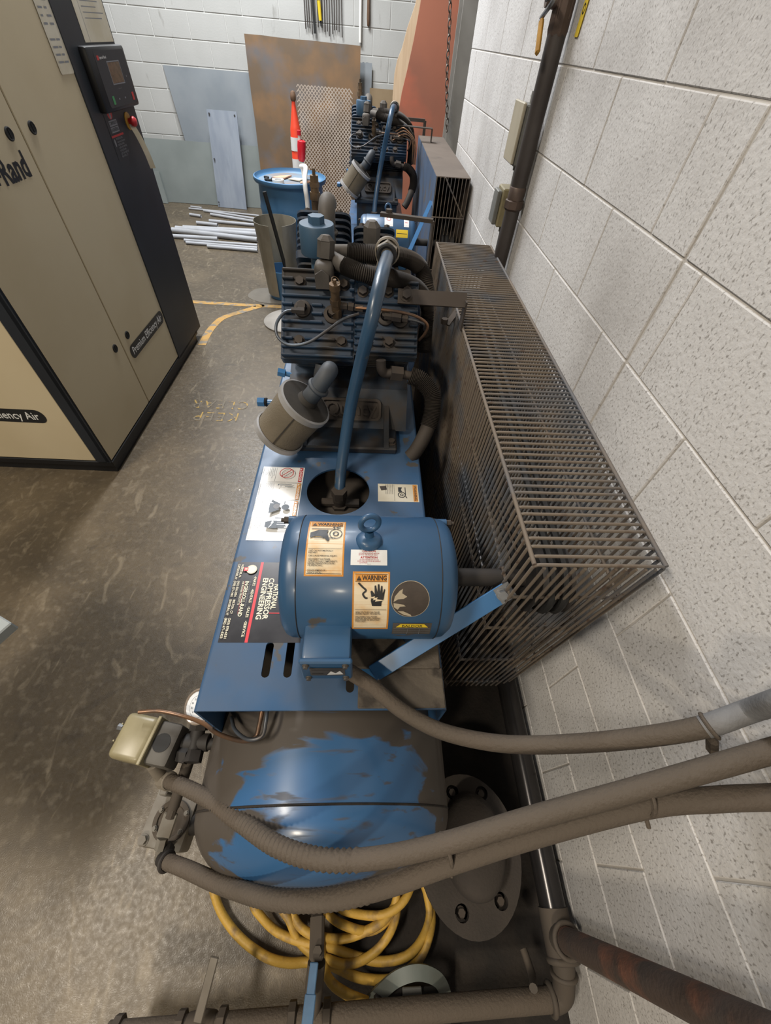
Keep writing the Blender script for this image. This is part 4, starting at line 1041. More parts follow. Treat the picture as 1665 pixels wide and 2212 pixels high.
        for k in range(3):
            g = G(); g.tube(smoothpath([NB(.05 + .01 * k, .03 * k - .02, .02), NB(.13, .02 * k, .05), NB(.19 + .01 * k, -.03, .03), NB(.2 + .01 * k, -.12, -.05)], 6), .0045, 8)
            ob('control_tube', g, MT['copper'], pump, smooth=60)
    return U, motor, pump
mt('motor_blue', '2e567b', 0.4, c2='294c6d', s2=4, c3='4a4743', s3=15, lo3=0.66, hi3=0.7, coat=0.12, dust=0.06)
mt('blue_head', '233f5a', 0.5, c2='1b2936', s2=6, lo=0.4, hi=0.65, c3='2e2a27', s3=12, lo3=0.5, hi3=0.66, dust=0.5, dustc='463d36')
mt('blue_can', '38566f', 0.5, c2='304c64', s2=5, dust=0.25, dustc='5c6670')
mt('blue_tube', '2b4a66', 0.34, c2='254058', s2=6, dust=0.12, coat=0.2, c3='5a5a58', s3=16, lo3=0.66, hi3=0.72)
mt('tube_dark', '59616b', 0.4, 0.5, c2='4c4744', s2=12)
mt('finned', '37322e', 0.65, 0.2, c2='2b2826', s2=8, dust=0.65, dustc='5e544a')
mt('nut_light', '8d8579', 0.5, 0.3, c2='6e675c', s2=14, dust=0.45, dustc='9a9082')
mt('intake', '3d4650', 0.5, c2='34383d', s2=8, dust=0.35, dustc='5a534b')
mt('strap', '453e39', 0.65, 0.2, c2='39322d', s2=9, dust=0.7, dustc='574c42')
mt('dusty_base', '4d463e', 0.85, c2='5d554b', s2=8, c3='3a342e', s3=20, lo3=0.55, hi3=0.65, bump=0.4, bs=120)
mt('label_ink', '4b5560', 0.45)
mt('sticker_rest', 'a89c86', 0.6)
unit1, motor1, pump1 = make_unit(True)
OFF[0] = V((0.10, 2.40, -0.10))
unit2, motor2, pump2 = make_unit(False)
OFF[0] = V((0, 0, 0))
# ================================================================== BELT GUARDS, FLYWHEELS
def wheel(parent, x0, cy, cz, R, mypulley):
    g = G()
    g.lathe([(x0, R - .045), (x0, R), (x0 + .014, R - .014), (x0 + .028, R), (x0 + .042, R - .014), (x0 + .056, R), (x0 + .07, R), (x0 + .07, R - .045)], (0, cy, cz), (1, 0, 0), 56, closed=True)
    g.cyl((x0 - .02, cy, cz), (x0 + .08, cy, cz), .05, seg=24)
    for k in range(5):
        a = 2 * math.pi * k / 5; d = V((0, math.cos(a), math.sin(a)))
        g.bar(V((x0 + .035, cy, cz)) + d * .04, V((x0 + .035, cy, cz)) + d * (R - .03), .05, .022, (1, 0, 0))
    ob('flywheel', g, MT['iron_dark'], parent)
    py, pz, pr = mypulley
    for xx in (x0 + .016, x0 + .042):
        a = math.atan2(pz - cz, py - cy); dd = math.hypot(py - cy, pz - cz); b = math.acos((R - pr) / dd)
        P = []
        for k in range(25):
            t = a + b + (2 * math.pi - 2 * b) * k / 24; P.append((xx, cy + R * math.cos(t), cz + R * math.sin(t)))
        for k in range(13):
            t = a - b + 2 * b * k / 12; P.append((xx, py + pr * math.cos(t), pz + pr * math.sin(t)))
        g = G(); g.tube(P, .0085, 6, closed=True); ob('drive_belt', g, MT['black_rubber'], parent)
wheel(unit1, .365, 1.50, .86, .215, (MY, MZ, .066))
OFF[0] = V((.03, 2.40, .03)); wheel(unit2, .41, 1.62, .88, .215, (MY + .05, MZ - .13, .066)); OFF[0] = V((0, 0, 0))

GL, GR, GT, GB, GN, GF = .295, .530, 1.097, .19, .352, 1.965
def sh(y, z): return y + .062 * (GT - z) / .88
RW = .0031
def rail(a, b, name='rail', r=.0036, parent=None):
    g = G(); g.tube([a, b], r, 8); return ob(name, g, MT['wire'], parent, smooth=60)
# top rail is the guard's own body, the rest hang on it
g = G(); g.tube([(GL, GN, GT), (GL, GF, GT)], .0042, 8)
guard = ob('belt_guard', g, MT['wire'], unit1, smooth=60)
rail((GR, GN, GT), (GR, GF, GT), r=.0042, parent=guard)
for z in (.955, .775, .50, .22):
    for x in (GL + .004, GR - .004): rail((x, sh(GN, z), z), (x, sh(GF, z), z), parent=guard)
    rail((GL, sh(GN, z) + .003, z), (GR, sh(GN, z) + .003, z), parent=guard)
    rail((GL, sh(GF, z), z), (GR, sh(GF, z), z), parent=guard)
N = 88
def uwire():
    g = G(); r = .010; yo = sh(0, GB)
    P = [(GL, yo, GB), (GL, sh(0, .6), .6), (GL, .0004, GT - r)] + [(GL + r - r * math.cos(t), 0, GT - r + r * math.sin(t)) for t in (.5, 1.1)] + [(GL + r, 0, GT)]
    P += [(GR - r, 0, GT)] + [(GR - r + r * math.sin(t), 0, GT - r + r * math.cos(t)) for t in (.5, 1.1)] + [(GR, .0004, GT - r), (GR, sh(0, .6), .6), (GR, yo, GB)]
    g.tube(P, RW, 6); return g
w0 = ob('wire', uwire(), MT['wire'], guard, smooth=60)
base = WL[w0].copy()
for k in range(N):
    y = GN + (GF - GN) * k / (N - 1)
    if k == 0: w0.location = base + V((0, y, 0)) - WL[guard]; WL[w0] = base + V((0, y, 0))
    else: inst(w0, 'wire', base + V((0, y + random.uniform(-.0012, .0012), 0)), guard)
for yy in (GN - .004, GF + .004):
    src = None
    for k in range(1, 13):
        x = GL + (GR - GL) * k / 13
        if src is None:
            g = G(); g.tube([(x, sh(yy, GB), GB), (x, yy, GT - .004)], RW, 6); src = ob('wire', g, MT['wire'], guard, smooth=60); b0 = WL[src].copy(); x0 = x
        else: inst(src, 'wire', b0 + V((x - x0, 0, 0)), guard)
# bottom fixing and the blue brace with its clamp
c = V((GL - .004, GN + .062, .235)); g = G(); g.cyl(c + V((-.002, -.004, 0)), c + V((-.006, -.012, .002)), .022, seg=20); g.hexa(c + V((-.006, -.012, .002)), c + V((-.009, -.022, .004)), .010)
ob('washer_bolt', g, MT['strap'], guard)
B = XP(1084, 1283, GL - .006); A = ZP(806, 1455, DZ + .008)
d = (B - A).normalized(); n = V((0, -.55, .83)); n = (n - d * n.dot(d)).normalized()
g = G(); g.bar(A, B + d * .012, .036, .006, n, bev=.001); g.bar(A + V((-.03, .012, -.004)), A + V((.012, -.004, -.001)), .036, .006)
ob('guard_brace', g, MT['blue_clean'], unit1)
g = G(); g.box((0, 0, 0), (.034, .006, .034), M=frame(B + n * .004 + d * .006, d, n.cross(d) * -1 if False else d.cross(n), n) @ Matrix.Rotation(math.radians(90), 4, 'X'))
g.cyl(B + n * .004, B + n * .009, .013, seg=16); g.hexa(B + n * .009, B + n * .019, .0095)
ob('brace_bolt', g, MT['steel'], unit1)

# rear unit: folded sheet guard with a wire end
hL, hR, hT, hB, hN, hF = .372, .566, 1.165, .30, 2.83, 4.18
g = G()
g.span((hL, hN, hT - .002), (hR, hF, hT + .002)); g.span((hL - .001, hN, hB), (hL + .002, hF, hT), 1); g.span((hR - .002, hN, hB), (hR + .001, hF, hT), 0); g.span((hL, hF - .003, hB), (hR, hF, hT), 0)
guard2 = ob('belt_guard', g, [MT['sheet_dusty'], MT['blue_dusty']], unit2, smooth=0)
src = None
for k in range(10):
    x = hL + .004 + (hR - hL - .008) * k / 9
    if src is None:
        g = G(); g.tube([(x, hN - .002, hB), (x, hN - .002, hT)], .0025, 6); src = ob('wire', g, MT['wire'], guard2, smooth=60); b0 = WL[src].copy(); x0 = x
    else: inst(src, 'wire', b0 + V((x - x0, 0, 0)), guard2)
rail((hL, hN - .004, .98), (hR, hN - .004, .98), parent=guard2); rail((hL, hN - .004, .7), (hR, hN - .004, .7), parent=guard2)
rail((hL + .05, hN - .006, hT), (hR - .012, hN - .006, .99), parent=guard2)
g = G(); a = V((hL - .004, hN + .06, 1.04)); g.bar(V((.21, hN - .24, .80)), a, .022, .005, (0, -.5, .8)); ob('guard_brace', g, MT['blue_clean'], unit2)

# ================================================================== FRONT UNIT: PRESSURE SWITCH, GAUGE, DRAIN
sc = ZP(330, 1603, .535)
ang = math.radians(-11); e1 = V((math.cos(ang), math.sin(ang), 0)); e2 = V((-math.sin(ang), math.cos(ang), 0)); SM = frame(sc, e1, e2, V((0, 0, 1))) @ Matrix.Scale(.80, 4)
g = G(); g.box((.045, 0, -.01), (.075, .115, .09), M=SM, bev=.012, seg=2); g.lathe([(0, .0), (0, .020), (-.002, .020), (-.0035, .016), (-.0035, 0)], SM @ V((.042, .0, .0365)), (0, 0, 1), 20, 1)
psw = ob('pressure_switch', g, [MT['switch_body'], MT['black_rubber']], unit1)
g = G(); g.box((-.042, 0, -.004), (.10, .122, .10), M=SM, bev=.016, seg=3)
for k in (-.02, .025): g.box((-.092, k, -.004), (.004, .004, .096), M=SM)
ob('switch_cover', g, MT['switch_beige'], psw)
g = G(); g.box((.010, 0, -.002), (.010, .128, .106), M=SM, bev=.002); ob('cover_flange', g, MT['switch_beige'], psw)
g = G(); a = SM @ V((-.092, .02, 0)); g.cyl(a, a - e1 * .022, .005, seg=10); g.hexa(a - e1 * .012, a - e1 * .024, .008); ob('cover_screw', g, MT['steel'], psw)
# cross fitting into the tank
cr = ZP(424, 1604, .52)
g = G(); s_ = SM @ V((.08, -.01, -.02)); g.cyl(s_, V((-.345, cr.y, cr.z)), .013, seg=12); g.hexa(s_ + e1 * .004, s_ + e1 * .026, .022)
g.lathe([(-.03, .02), (.03, .02), (.03, 0)], cr, (1, 0, 0), 16); g.cyl(cr + V((0, .052, .012)), cr - V((0, .03, .0)), .017, seg=14); g.hexa(cr + V((0, .05, .012)), cr + V((0, .078, .014)), .021); g.hexa(cr + V((0, .025, .006)), cr + V((0, .045, .01)), .022)
g.hexa(cr - V((0, .018, 0)), cr - V((0, .042, .0)), .023)
ob('cross_fitting', g, MT['iron_dark'], unit1)
p1_ = ZP(413, 1628, .50); p2_ = ZP(375, 1742, .40); p3_ = ZP(352, 1810, .37)
g = G(); g.tube(smoothpath([p1_, (p1_ + p2_) / 2, p2_], 5), .0135, 12); g.tube([p2_, p2_ + (p3_ - p2_) * .35], .0115, 10)
ob('drop_pipe', g, MT['iron_dusty'], unit1)
g = G(); q = p2_ + (p3_ - p2_) * .2; g.bar(q, p3_, .033, .009, (.3, 0, 1), bev=.003); g.hexa(p3_, ZP(345, 1835, .36), .013); g.cyl(ZP(345, 1835, .36), ZP(341, 1858, .35), .008, seg=10)
ob('drain_lever', g, MT['greyplate'], unit1)
# drain housing: square plate with a bolted round cover
dc = ZP(365, 1768, .30); ang = math.radians(-9); f1 = V((math.cos(ang), math.sin(ang), 0)); f2_ = V((-math.sin(ang), math.cos(ang), 0)); DM = frame(dc, f1, f2_, V((0, 0, 1))) @ Matrix.Scale(.78, 4)
g = G(); g.box((0, 0, -.05), (.15, .165, .10), M=DM, bev=.012, seg=2)
dr = ob('drain_housing', g, MT['greyplate'], unit1)
g = G(); c = DM @ V((.012, -.005, 0)); g.lathe([(0, .046), (.006, .046), (.008, .043), (.008, .035), (.004, .033), (.006, .024), (.012, .014), (.012, 0)], c, (0, 0, 1), 32); ob('round_cover', g, MT['iron_dusty'], dr)
for k in range(6):
    t = k * math.pi / 3 + .4; g = G(); g.bolt(c + V((.039 * math.cos(t), .039 * math.sin(t), .007)), (0, 0, 1), .005, .006); ob('cover_bolt', g, MT['greyplate'], dr)
g = G(); g.bolt(DM @ V((-.055, -.065, 0)), (0, 0, 1), .010, .008); ob('corner_bolt', g, MT['greyplate'], dr)
g = G(); a = ZP(362, 1705, .33); g.box(a, (.02, .03, .05), bev=.003); g.box(a + V((.018, .004, .002)), (.010, .024, .06), bev=.002); ob('bracket', g, MT['greyplate'], dr)
g = G(); a = DM @ V((.07, 0, -.04)); g.cyl(a, (-.352, a.y, .27), .028, seg=16); ob('drain_nipple', g, MT['iron_dark'], unit1)
# pressure gauge beside the deck corner
gc = ZP(430, 1526, .60); gx = V((-.35, -.25, .9)).normalized()
g = G(); g.lathe([(-.03, 0), (-.03, .040), (.0, .040), (.004, .040), (.006, .037), (.003, .034)], gc, gx, 36); gauge = ob('pressure_gauge', g, MT['copper_pale'], unit1)
eu = V((1, 0, 0)); eu = (eu - gx * eu.dot(gx)).normalized(); ev = gx.cross(eu)
els = [('ring', circle(.0245, 30), circle(.024, 30), 1), ('poly', [(-.001, -.005), (.001, -.005), (.0004, .02), (-.0004, .02)], 1)]
for k in range(9):
    t = math.radians(225 - 33.75 * k); els.append(('text', str(k * 25), .018 * math.cos(t), .018 * math.sin(t), .0055, {}, 1))
decal('dial', gauge, lambda u, v, d: gc + gx * (.003 + d) + eu * u + ev * v, .068, .068, els, [MT['glass_dial'], MT['ink']], r=.0339)
g = G(); g.cyl(gc - gx * .03, (-.355, gc.y + .005, .50), .010, seg=12); ob('gauge_stem', g, MT['iron_dark'], gauge)
# copper control tube from the switch over the tank
g = G(); P = [ZP(300, 1538, .60), ZP(345, 1536, .605), ZP(400, 1548, .61), ZP(440, 1563, .63), ZP(468, 1583, .655), ZP(505, 1597, .685), ZP(535, 1600, .705), ZP(553, 1590, .715), ZP(560, 1565, .725), ZP(566, 1535, .735), ZP(567, 1515, .735)]
g.tube(smoothpath(P, 8), .0048, 10); ob('copper_tube', g, MT['copper'], unit1, smooth=60)
g = G(); P = [ZP(500, 1550, .65), ZP(508, 1577, .69), ZP(535, 1597, .715), ZP(565, 1590, .725), ZP(574, 1560, .735), ZP(578, 1520, .735)]
g.tube(smoothpath(P, 8), .004, 10); ob('control_tube', g, MT['tube_dark'], unit1, smooth=60)

# ================================================================== FLEXIBLE CONDUITS
def conduit(name, P, r, label, ridge=.11, mat='conduit', cut=.45):
    Q = evenpath(smoothpath(P, 14), .0055); n = len(Q); g = G()
    g.tube(Q, r, 16, rf=lambda i: r * (1 + (ridge if i % 2 else -ridge)) if i < n * cut else r)
    return ob(name, g, MT[mat], None, smooth=60, label=label, cat='conduit', group='dusty flexible conduits')
PA = [ZP(352, 1684, .46), ZP(385, 1694, .50), ZP(450, 1726, .58), ZP(520, 1775, .67), ZP(600, 1828, .745), ZP(700, 1857, .80), ZP(820, 1852, .835), ZP(960, 1822, .87), ZP(1150, 1766, .93), ZP(1390, 1700, 1.0), ZP(1560, 1652, 1.05), ZP(1680, 1618, 1.085), XP(1800, 1588, .552), XP(1900, 1560, .560)]
ca = conduit('flexible_conduit', PA, .0150, 'dusty flexible conduit running from the beige pressure switch across the tank end')
PB = [ZP(358, 1860, .40), ZP(400, 1876, .44), ZP(470, 1907, .53), ZP(560, 1936, .63), ZP(640, 1946, .70), ZP(740, 1938, .755), ZP(860, 1905, .80), ZP(960, 1868, .84), ZP(1150, 1806, .90), ZP(1390, 1742, .97), ZP(1540, 1727, 1.01), ZP(1680, 1722, 1.045), XP(1800, 1722, .545), XP(1900, 1722, .558)]
cb = conduit('flexible_conduit', PB, .0158, 'lowest flexible conduit drooping in front of the tank end', ridge=.05)
PC = [V((-.042, .262, .868)), ZP(800, 1480, .835), ZP(870, 1536, .82), ZP(950, 1578, .82), ZP(1050, 1602, .84), ZP(1150, 1609, .875), ZP(1300, 1602, .945), ZP(1440, 1585, 1.01), ZP(1530, 1568, 1.05)]
cc_ = conduit('flexible_conduit', PC, .0148, 'thin flexible conduit leading from the motor terminal box to the wall', ridge=.0)
g = G(); P = [ZP(1520, 1571, 1.048), ZP(1560, 1557, 1.065), ZP(1620, 1535, 1.085), XP(1690, 1512, .535), XP(1760, 1488, .553), XP(1850, 1455, .560)]
g.tube(smoothpath(P, 8), .0150, 16); ob('rigid_conduit_end', g, MT['conduit_grey'], cc_, smooth=60)
a = ZP(1532, 1568, 1.052); d = (ZP(1560, 1557, 1.065) - a).normalized()
g = G(); g.torus(a, d, .0165, .003, 24, 8); g.bar(a + V((.012, -.012, -.02)), a + V((.026, -.026, -.05)), .018, .012, (1, 0, 0), bev=.004); ob('conduit_strap', g, MT['conduit'], cc_)
# connectors and ties
g = G(); a, b = ZP(338, 1668, .455), ZP(356, 1684, .46); d = (ZP(385, 1694, .50) - b).normalized(); g.cyl(b - d * .010, b + d * .022, .0205, seg=8); g.torus(b + d * .024, d, .0175, .003, 20, 8); g.cyl(b - d * .010, SM @ V((.02, -.05, -.02)), .015, seg=12); ob('connector', g, MT['nut_light'], ca)
g = G(); a = PB[0]; d = (PB[1] - PB[0]).normalized(); g.torus(a + d * .004, d, .0175, .005, 24, 8); g.cyl(a - d * .02, a, .014, seg=14); g.tube([a, a + V((-.012, .02, -.04)), DM @ V((0, -.07, -.05))], .012, 10); ob('connector', g, MT['iron_dark'], cb)
for pa, pb, ex in (((958, 1812), (968, 1862), 0), ((1386, 1690), (1392, 1752), 0)):
    A = ZP(*pa, .87 if pa[0] < 1000 else 1.0); B2 = ZP(*pb, .84 if pa[0] < 1000 else .97)
    c = (A + B2) / 2; up = (A - B2); R_ = up.length / 2 + .004; u = up.normalized(); w = V((0, 0, 1)); w = (w - u * w.dot(u)).normalized()
    g = G(); g.tube([c + u * R_ * math.cos(t) + w * .019 * math.sin(t) for t in [2 * math.pi * k / 22 for k in range(22)]], .003, 6, closed=True); g.tube([c - u * R_, c - u * (R_ + .018) + w * .005], .003, 6)
    ob('wire_tie', g, MT['conduit'], cb, smooth=60)


# ================================================================== ROTARY COMPRESSOR CABINET
CO = V((-1.362, 1.595, 0)); cex = V((1, -.02, 0)).normalized(); cey = V((.02, 1, 0)).normalized(); CZ = V((0, 0, 1))
CM = frame(CO, cex, cey, CZ)
cab = root('compressor_cabinet', CO + cex * -.6 + cey * .75, 'cream and charcoal rotary screw compressor cabinet with a control panel', 'compressor cabinet')
CH, CW = 2.0, 1.25
g = G(); g.span((-CW, .02, 0), (-.012, 1.50, .085), M=CM); g.span((-CW - .01, .005, .05), (.0, 1.52, .085), M=CM, bev=.004)
ob('skid', g, MT['black'], cab)
g = G(); g.span((-CW + .02, .03, .085), (-.03, 1.55, CH - .01), M=CM); ob('inner_frame', g, MT['black'], cab)
g = G(); g.span((-.078, 0, .085), (-.003, .03, CH), M=CM, bev=.004); g.span((-.025, .0, .085), (-.003, .012, CH), M=CM); ob('corner_post', g, MT['charcoal'], cab)
# panels
g = G(); g.span((-CW + .07, .006, .09), (-.080, .03, CH - .03), M=CM, bev=.003); ob('front_panel', g, MT['cream'], cab)
g = G(); g.span((-.03, .013, .09), (-.002, .545, CH - .03), M=CM, bev=.003); door1 = ob('door', g, MT['cream'], cab)
g = G(); g.span((-.03, .551, .09), (-.002, 1.100, CH - .03), M=CM, bev=.003); door2 = ob('door', g, MT['cream'], cab)
g = G(); g.span((-.30, 1.106, .06), (.000, 1.612, CH), M=CM, bev=.008); g.span((-.03, 1.098, .07), (.004, 1.114, CH - .01), M=CM, bev=.003)
colm = ob('control_column', g, MT['charcoal'], cab)
g = G(); g.span((-CW, 0, CH), (0, 1.61, CH + .02), M=CM); ob('roof', g, MT['charcoal'], cab)
g = G(); g.span((-CW, 0, .085), (-CW + .07, 1.55, CH), M=CM); g.span((-CW, 1.53, .085), (-.3, 1.60, CH), M=CM); ob('rear_frame', g, MT['charcoal'], cab)
for d_, b, z in ((door1, .473, 1.33), (door2, .624, 1.33), (door1, .476, .483), (door2, .630, .48)):
    g = G(); p = CM @ V((-.002, b, z)); g.lathe([(0, .021), (.003, .021), (.005, .018), (.003, .014), (.003, 0)], p, cex, 24); g.bar(p + cex * .003 - CZ * .012, p + cex * .003 + CZ * .012, .004, .003, cex)
    ob('latch', g, MT['black_rubber'], d_)
RF = lambda b, z: (lambda u, v, d: CM @ V((.0 + d - .0015, b + u, z + v)))      # print on the right-hand side
FF = lambda a, z: (lambda u, v, d: CM @ V((a + u, .006 - d, z + v)))             # print on the near side
def lettering(name, parent, fn, s, x0, x1, h, bold, mat, shear=0.0):
    v2, f2 = text2d(s, 1.0, bold=bold, shear=shear); a, b = min(p[0] for p in v2), max(p[0] for p in v2); c, d = min(p[1] for p in v2), max(p[1] for p in v2)
    g = G(); g.add([fn(x0 + (p[0] - a) / (b - a) * (x1 - x0), ((p[1] - c) / (d - c) - .5) * h, .0006) for p in v2], f2); return ob(name, g, MT[mat], parent, smooth=0)
lettering('brand_lettering', door1, RF(0, 1.236), 'Ingersoll', .022, .294, .092, .03, 'ink'); lettering('brand_lettering', door1, RF(0, 1.238), '-', .300, .316, .014, .03, 'ink'); lettering('brand_lettering', door1, RF(0, 1.243), 'Rand', .322, .488, .080, .03, 'ink')
def pill(parent, fn, w, h, name='slogan_badge'):
    decal(name, parent, fn, w, h, [('fit', 'Premium Efficiency Air', -w / 2 + .03, w / 2 - .03, 0, h * .80, .008, 1)], [MT['ink'], MT['paperwhite']], r=h * .46, lift=.0012)
pill(door2, RF(.838, .388), .50, .075); pill(cab, FF(-.44, .375), .52, .078)
els = [('rect', (-.055, .45, .055, .53), 1)]
random.seed(3)
for i in range(34):
    zz = .43 - i * .021
    if i % 5 == 3: continue
    els.append(('rect', (-.045, zz, -.045 + random.uniform(.015, .04), zz + .006), 1))
    if i > 20: els.append(('rect', (.002, zz, .002 + random.uniform(.01, .035), zz + .006), 1))
for zz in (.42, -.02): els.append(('rect', (.03, zz - .05, .042, zz), 1))
decal('service_plate', door2, RF(1.042, 1.45 + .28), .112, .55, [e for e in els if e[1][3] < .275], [MT['offwhite'], MT['ink_grey']], r=.01, lift=.002)
els = [('rect', (-.145, .13, .145, .17), 1), ('rect', (-.10, -.19, -.098, .12), 1)] + [('rect', (-.08, .10 - .017 * k, .12 - .03 * (k % 3), .103 - .017 * k), 1) for k in range(14)]
decal('instruction_label', colm, lambda u, v, d: CM @ V((.0005 + d, 1.445 + u, 1.735 + v)), .30, .385, els, [MT['offwhite'], MT['ink_grey']])
# controller
g = G(); g.span((-.01, 1.205, 1.315), (.035, 1.612, 1.535), M=CM, bev=.012, seg=2); ctl = ob('controller', g, MT['black'], colm)
fn = lambda u, v, d: CM @ V((.0352 + d, 1.425 + u, 1.425 + v))
decal('keypad', ctl, fn, .33, .19, [('rect', (-.055, -.015, .075, .055), 1), ('ring', [(-.06, -.02), (.08, -.02), (.08, .06), (-.06, .06)], [(-.056, -.016), (.076, -.016), (.076, .056), (-.056, .056)], 5), ('rect', (-.145, .065, -.125, .08), 2), ('fit', 'Ingersoll Rand', -.12, -.05, .073, .013, .01, 4),
      ('text', '\u2022  \u2022  \u2022', .0, -.035, .016, {}, 5), ('rect', (-.12, -.085, -.098, -.055), 3), ('rect', (.115, -.085, .14, -.055), 2), ('rect', (-.05, -.072, -.038, -.066), 5), ('rect', (.02, -.072, .032, -.066), 5), ('rect', (.11, .0, .118, .006), 5)],
      [MT['charcoal'], MT['screen'], MT['red'], MT['green'], MT['paperwhite'], MT['ink_grey']], r=.012)
# emergency stop and its hanging tag
p = CM @ V((.0, 1.475, 1.262)); g = G(); g.lathe([(0, .036), (.004, .036), (.005, .033), (.005, 0)], p, cex, 32); est = ob('emergency_stop', g, MT['handle_yellow'], colm)
g = G(); g.lathe([(.005, .012), (.02, .012), (.02, .020), (.032, .022), (.042, .016), (.046, 0)], p, cex, 28); ob('stop_button', g, MT['red'], est, smooth=50)
g = G(); P = smoothpath([p + cex * .012 + CZ * -.012, p + cex * .03 + cey * .005 - CZ * .06, p + cex * .045 + cey * .012 - CZ * .13, p + cex * .05 + cey * .022 - CZ * .20], 6)
vv = []; 
for q in P: tw = (cex * .75 + cey * .66) * .015; vv += [q - tw, q + tw, q - tw + (cex - cey) * .0009, q + tw + (cex - cey) * .0009]
g.add(vv, [f for i in range(len(P) - 1) for f in ((4*i, 4*i+1, 4*i+5, 4*i+4), (4*i+2, 4*i+6, 4*i+7, 4*i+3), (4*i, 4*i+4, 4*i+6, 4*i+2), (4*i+1, 4*i+3, 4*i+7, 4*i+5))])
ob('paper_tag', g, MT['offwhite'], est)
els = [('poly', circle(.02, 20, -.01, .075, 1.3, 1), 1), ('rect', (-.018, .058, -.002, .088), 2), ('rect', (-.048, .03, .04, .052), 2), ('rect', (-.048, .006, .04, .027), 2), ('fit', 'COMPRESSOR', -.044, .036, .041, .018, .02, 0), ('fit', 'ENGINEERING', -.044, .036, .0165, .018, .02, 0), ('rect', (-.07, -.010, .07, -.002), 1), ('poly', circle(.011, 18, -.052, -.030, .8, 1.4), 2)]
for k in range(7): els.append(('fit', ('PARTS RENTALS SALES SERVICE', 'Authorized Distributor', 'INGERSOLL-RAND', 'AIR POWER', 'WORCESTER, MA', 'CLIFTON PARK, NY', 'BELTON, CT')[k], -.03, .045 + .02 * (k % 2), -.018 - .0115 * k, .011, .01, 2))
decal('dealer_label', colm, lambda u, v, d: CM @ V((.0005 + d, 1.30 + u, 1.232 + v)), .15, .2, els, [MT['charcoal'], MT['red'], MT['ink_grey']])
# ================================================================== RIGHT WALL: PIPES AND BOXES
WP = V((.548, 1.838, 0))
rp = root('air_pipe', (WP.x, WP.y, 0), 'tall dark steel air pipe standing along the white block wall', 'pipe')
g = G(); g.cyl((WP.x, WP.y, .0), (WP.x, WP.y, 1.285), .0275, seg=20); ob('lower_pipe', g, MT['pipe_dark'], rp)
g = G(); g.cyl((WP.x, WP.y, 1.30), (WP.x, WP.y, 2.6), .0275, seg=20); ob('upper_pipe', g, MT['pipe_dark'], rp)
g = G(); g.lathe([(1.255, .029), (1.262, .036), (1.285, .036), (1.288, .030)], WP, (0, 0, 1), 8); g.lathe([(1.288, .030), (1.322, .030), (1.326, .0275)], WP, (0, 0, 1), 20); ob('pipe_union', g, MT['fitting_brown'], rp)
g = G(); g.lathe([(1.68, .0285), (1.69, .031), (1.79, .031), (1.80, .029)], WP, (0, 0, 1), 8); g.box((WP.x, WP.y, 1.74), (.05, .05, .07), bev=.008); g.cyl((WP.x, WP.y, 1.74), (WP.x - .055, WP.y, 1.745), .016, seg=12); ob('valve_body', g, MT['fitting_brown'], rp)
hp = [XP(1200, -10, .50), XP(1188, 12, .492), XP(1170, 38, .49), XP(1168, 48, .49)]
g = G(); g.tube(smoothpath([V((.493, WP.y, 1.745))] + hp, 5), .006, 8); ob('valve_stem', g, MT['steel'], rp)
a, b = XP(1170, 40, .49), XP(1160, 118, .49); g = G(); g.bar(a, b, .022, .012, (1, 0, 0), bev=.005); ob('valve_lever', g, MT['handle_yellow'], rp)
# yellow tag hanging on the wall
c = XP(1262, 20, .583); g = G()
M_ = frame(c, V((0, -1, 0)), V((0, -.12, 1)).normalized(), V((-1, 0, 0)))
v2, f2 = fill(rounded(.03, .10, .004)); g.add([M_ @ V((p[0], p[1], .001)) for p in v2], f2); g.add([M_ @ V((p[0], p[1], -.0005)) for p in v2], [tuple(reversed(q)) for q in f2])
v2, f2 = text2d('O', .03, sx=.8, bold=.01); g.add([M_ @ V((p[0], p[1] + .0, .0016)) for p in v2], f2, 1)
ob('yellow_tag', g, [MT['tag_yellow'], MT['ink']], None, smooth=0, label='small yellow tag with a black letter on the block wall', cat='tag')
# electric boxes with conduit between
bx = root('switch_box', (.56, 1.97, 1.38), 'grey steel electrical box on the wall behind the pipe', 'electrical box', 'electrical boxes on the wall')
a, b = XP(1135, 245, .555), XP(1118, 345, .555)
g = G(); g.span((.525, 1.90, 1.37), (.583, 2.02, 1.53), bev=.004); ob('box', g, MT['boxgrey'], bx)
g = G(); g.span((.515, 1.895, 1.375), (.526, 2.025, 1.535), bev=.003); ob('cover', g, MT['boxbeige'], bx)
g = G(); g.cyl((.560, 1.955, 1.53), (.560, 1.955, 1.56), .012); g.cyl((.560, 1.955, 1.30), (.560, 1.955, 1.37), .0105); g.hexa((.56, 1.955, 1.352), (.56, 1.955, 1.372), .016); ob('conduit_stub', g, MT['boxgrey'], bx)
bx2 = root('switch_box', (.56, 1.98, 1.19), 'beige electrical switch box with a round knob, lower of the two', 'electrical box', 'electrical boxes on the wall')
g = G(); g.span((.522, 1.925, 1.175), (.583, 2.015, 1.30), bev=.004); ob('box', g, MT['switch_beige'], bx2)
g = G(); g.cyl((.54, 2.015, 1.235), (.54, 2.035, 1.235), .018, seg=18); g.lathe([(0, .022), (.012, .022), (.016, .016), (.016, 0)], (.522, 1.975, 1.235), (-1, 0, 0), 18); g.span((.505, 1.94, 1.18), (.522, 2.01, 1.29), bev=.003); ob('knob_plate', g, MT['boxgrey'], bx2)
g = G(); g.cyl((.562, 1.955, .0), (.562, 1.955, 1.175), .0115); g.hexa((.562, 1.955, 1.155), (.562, 1.955, 1.177), .017); ob('conduit_stub', g, MT['boxgrey'], bx2)

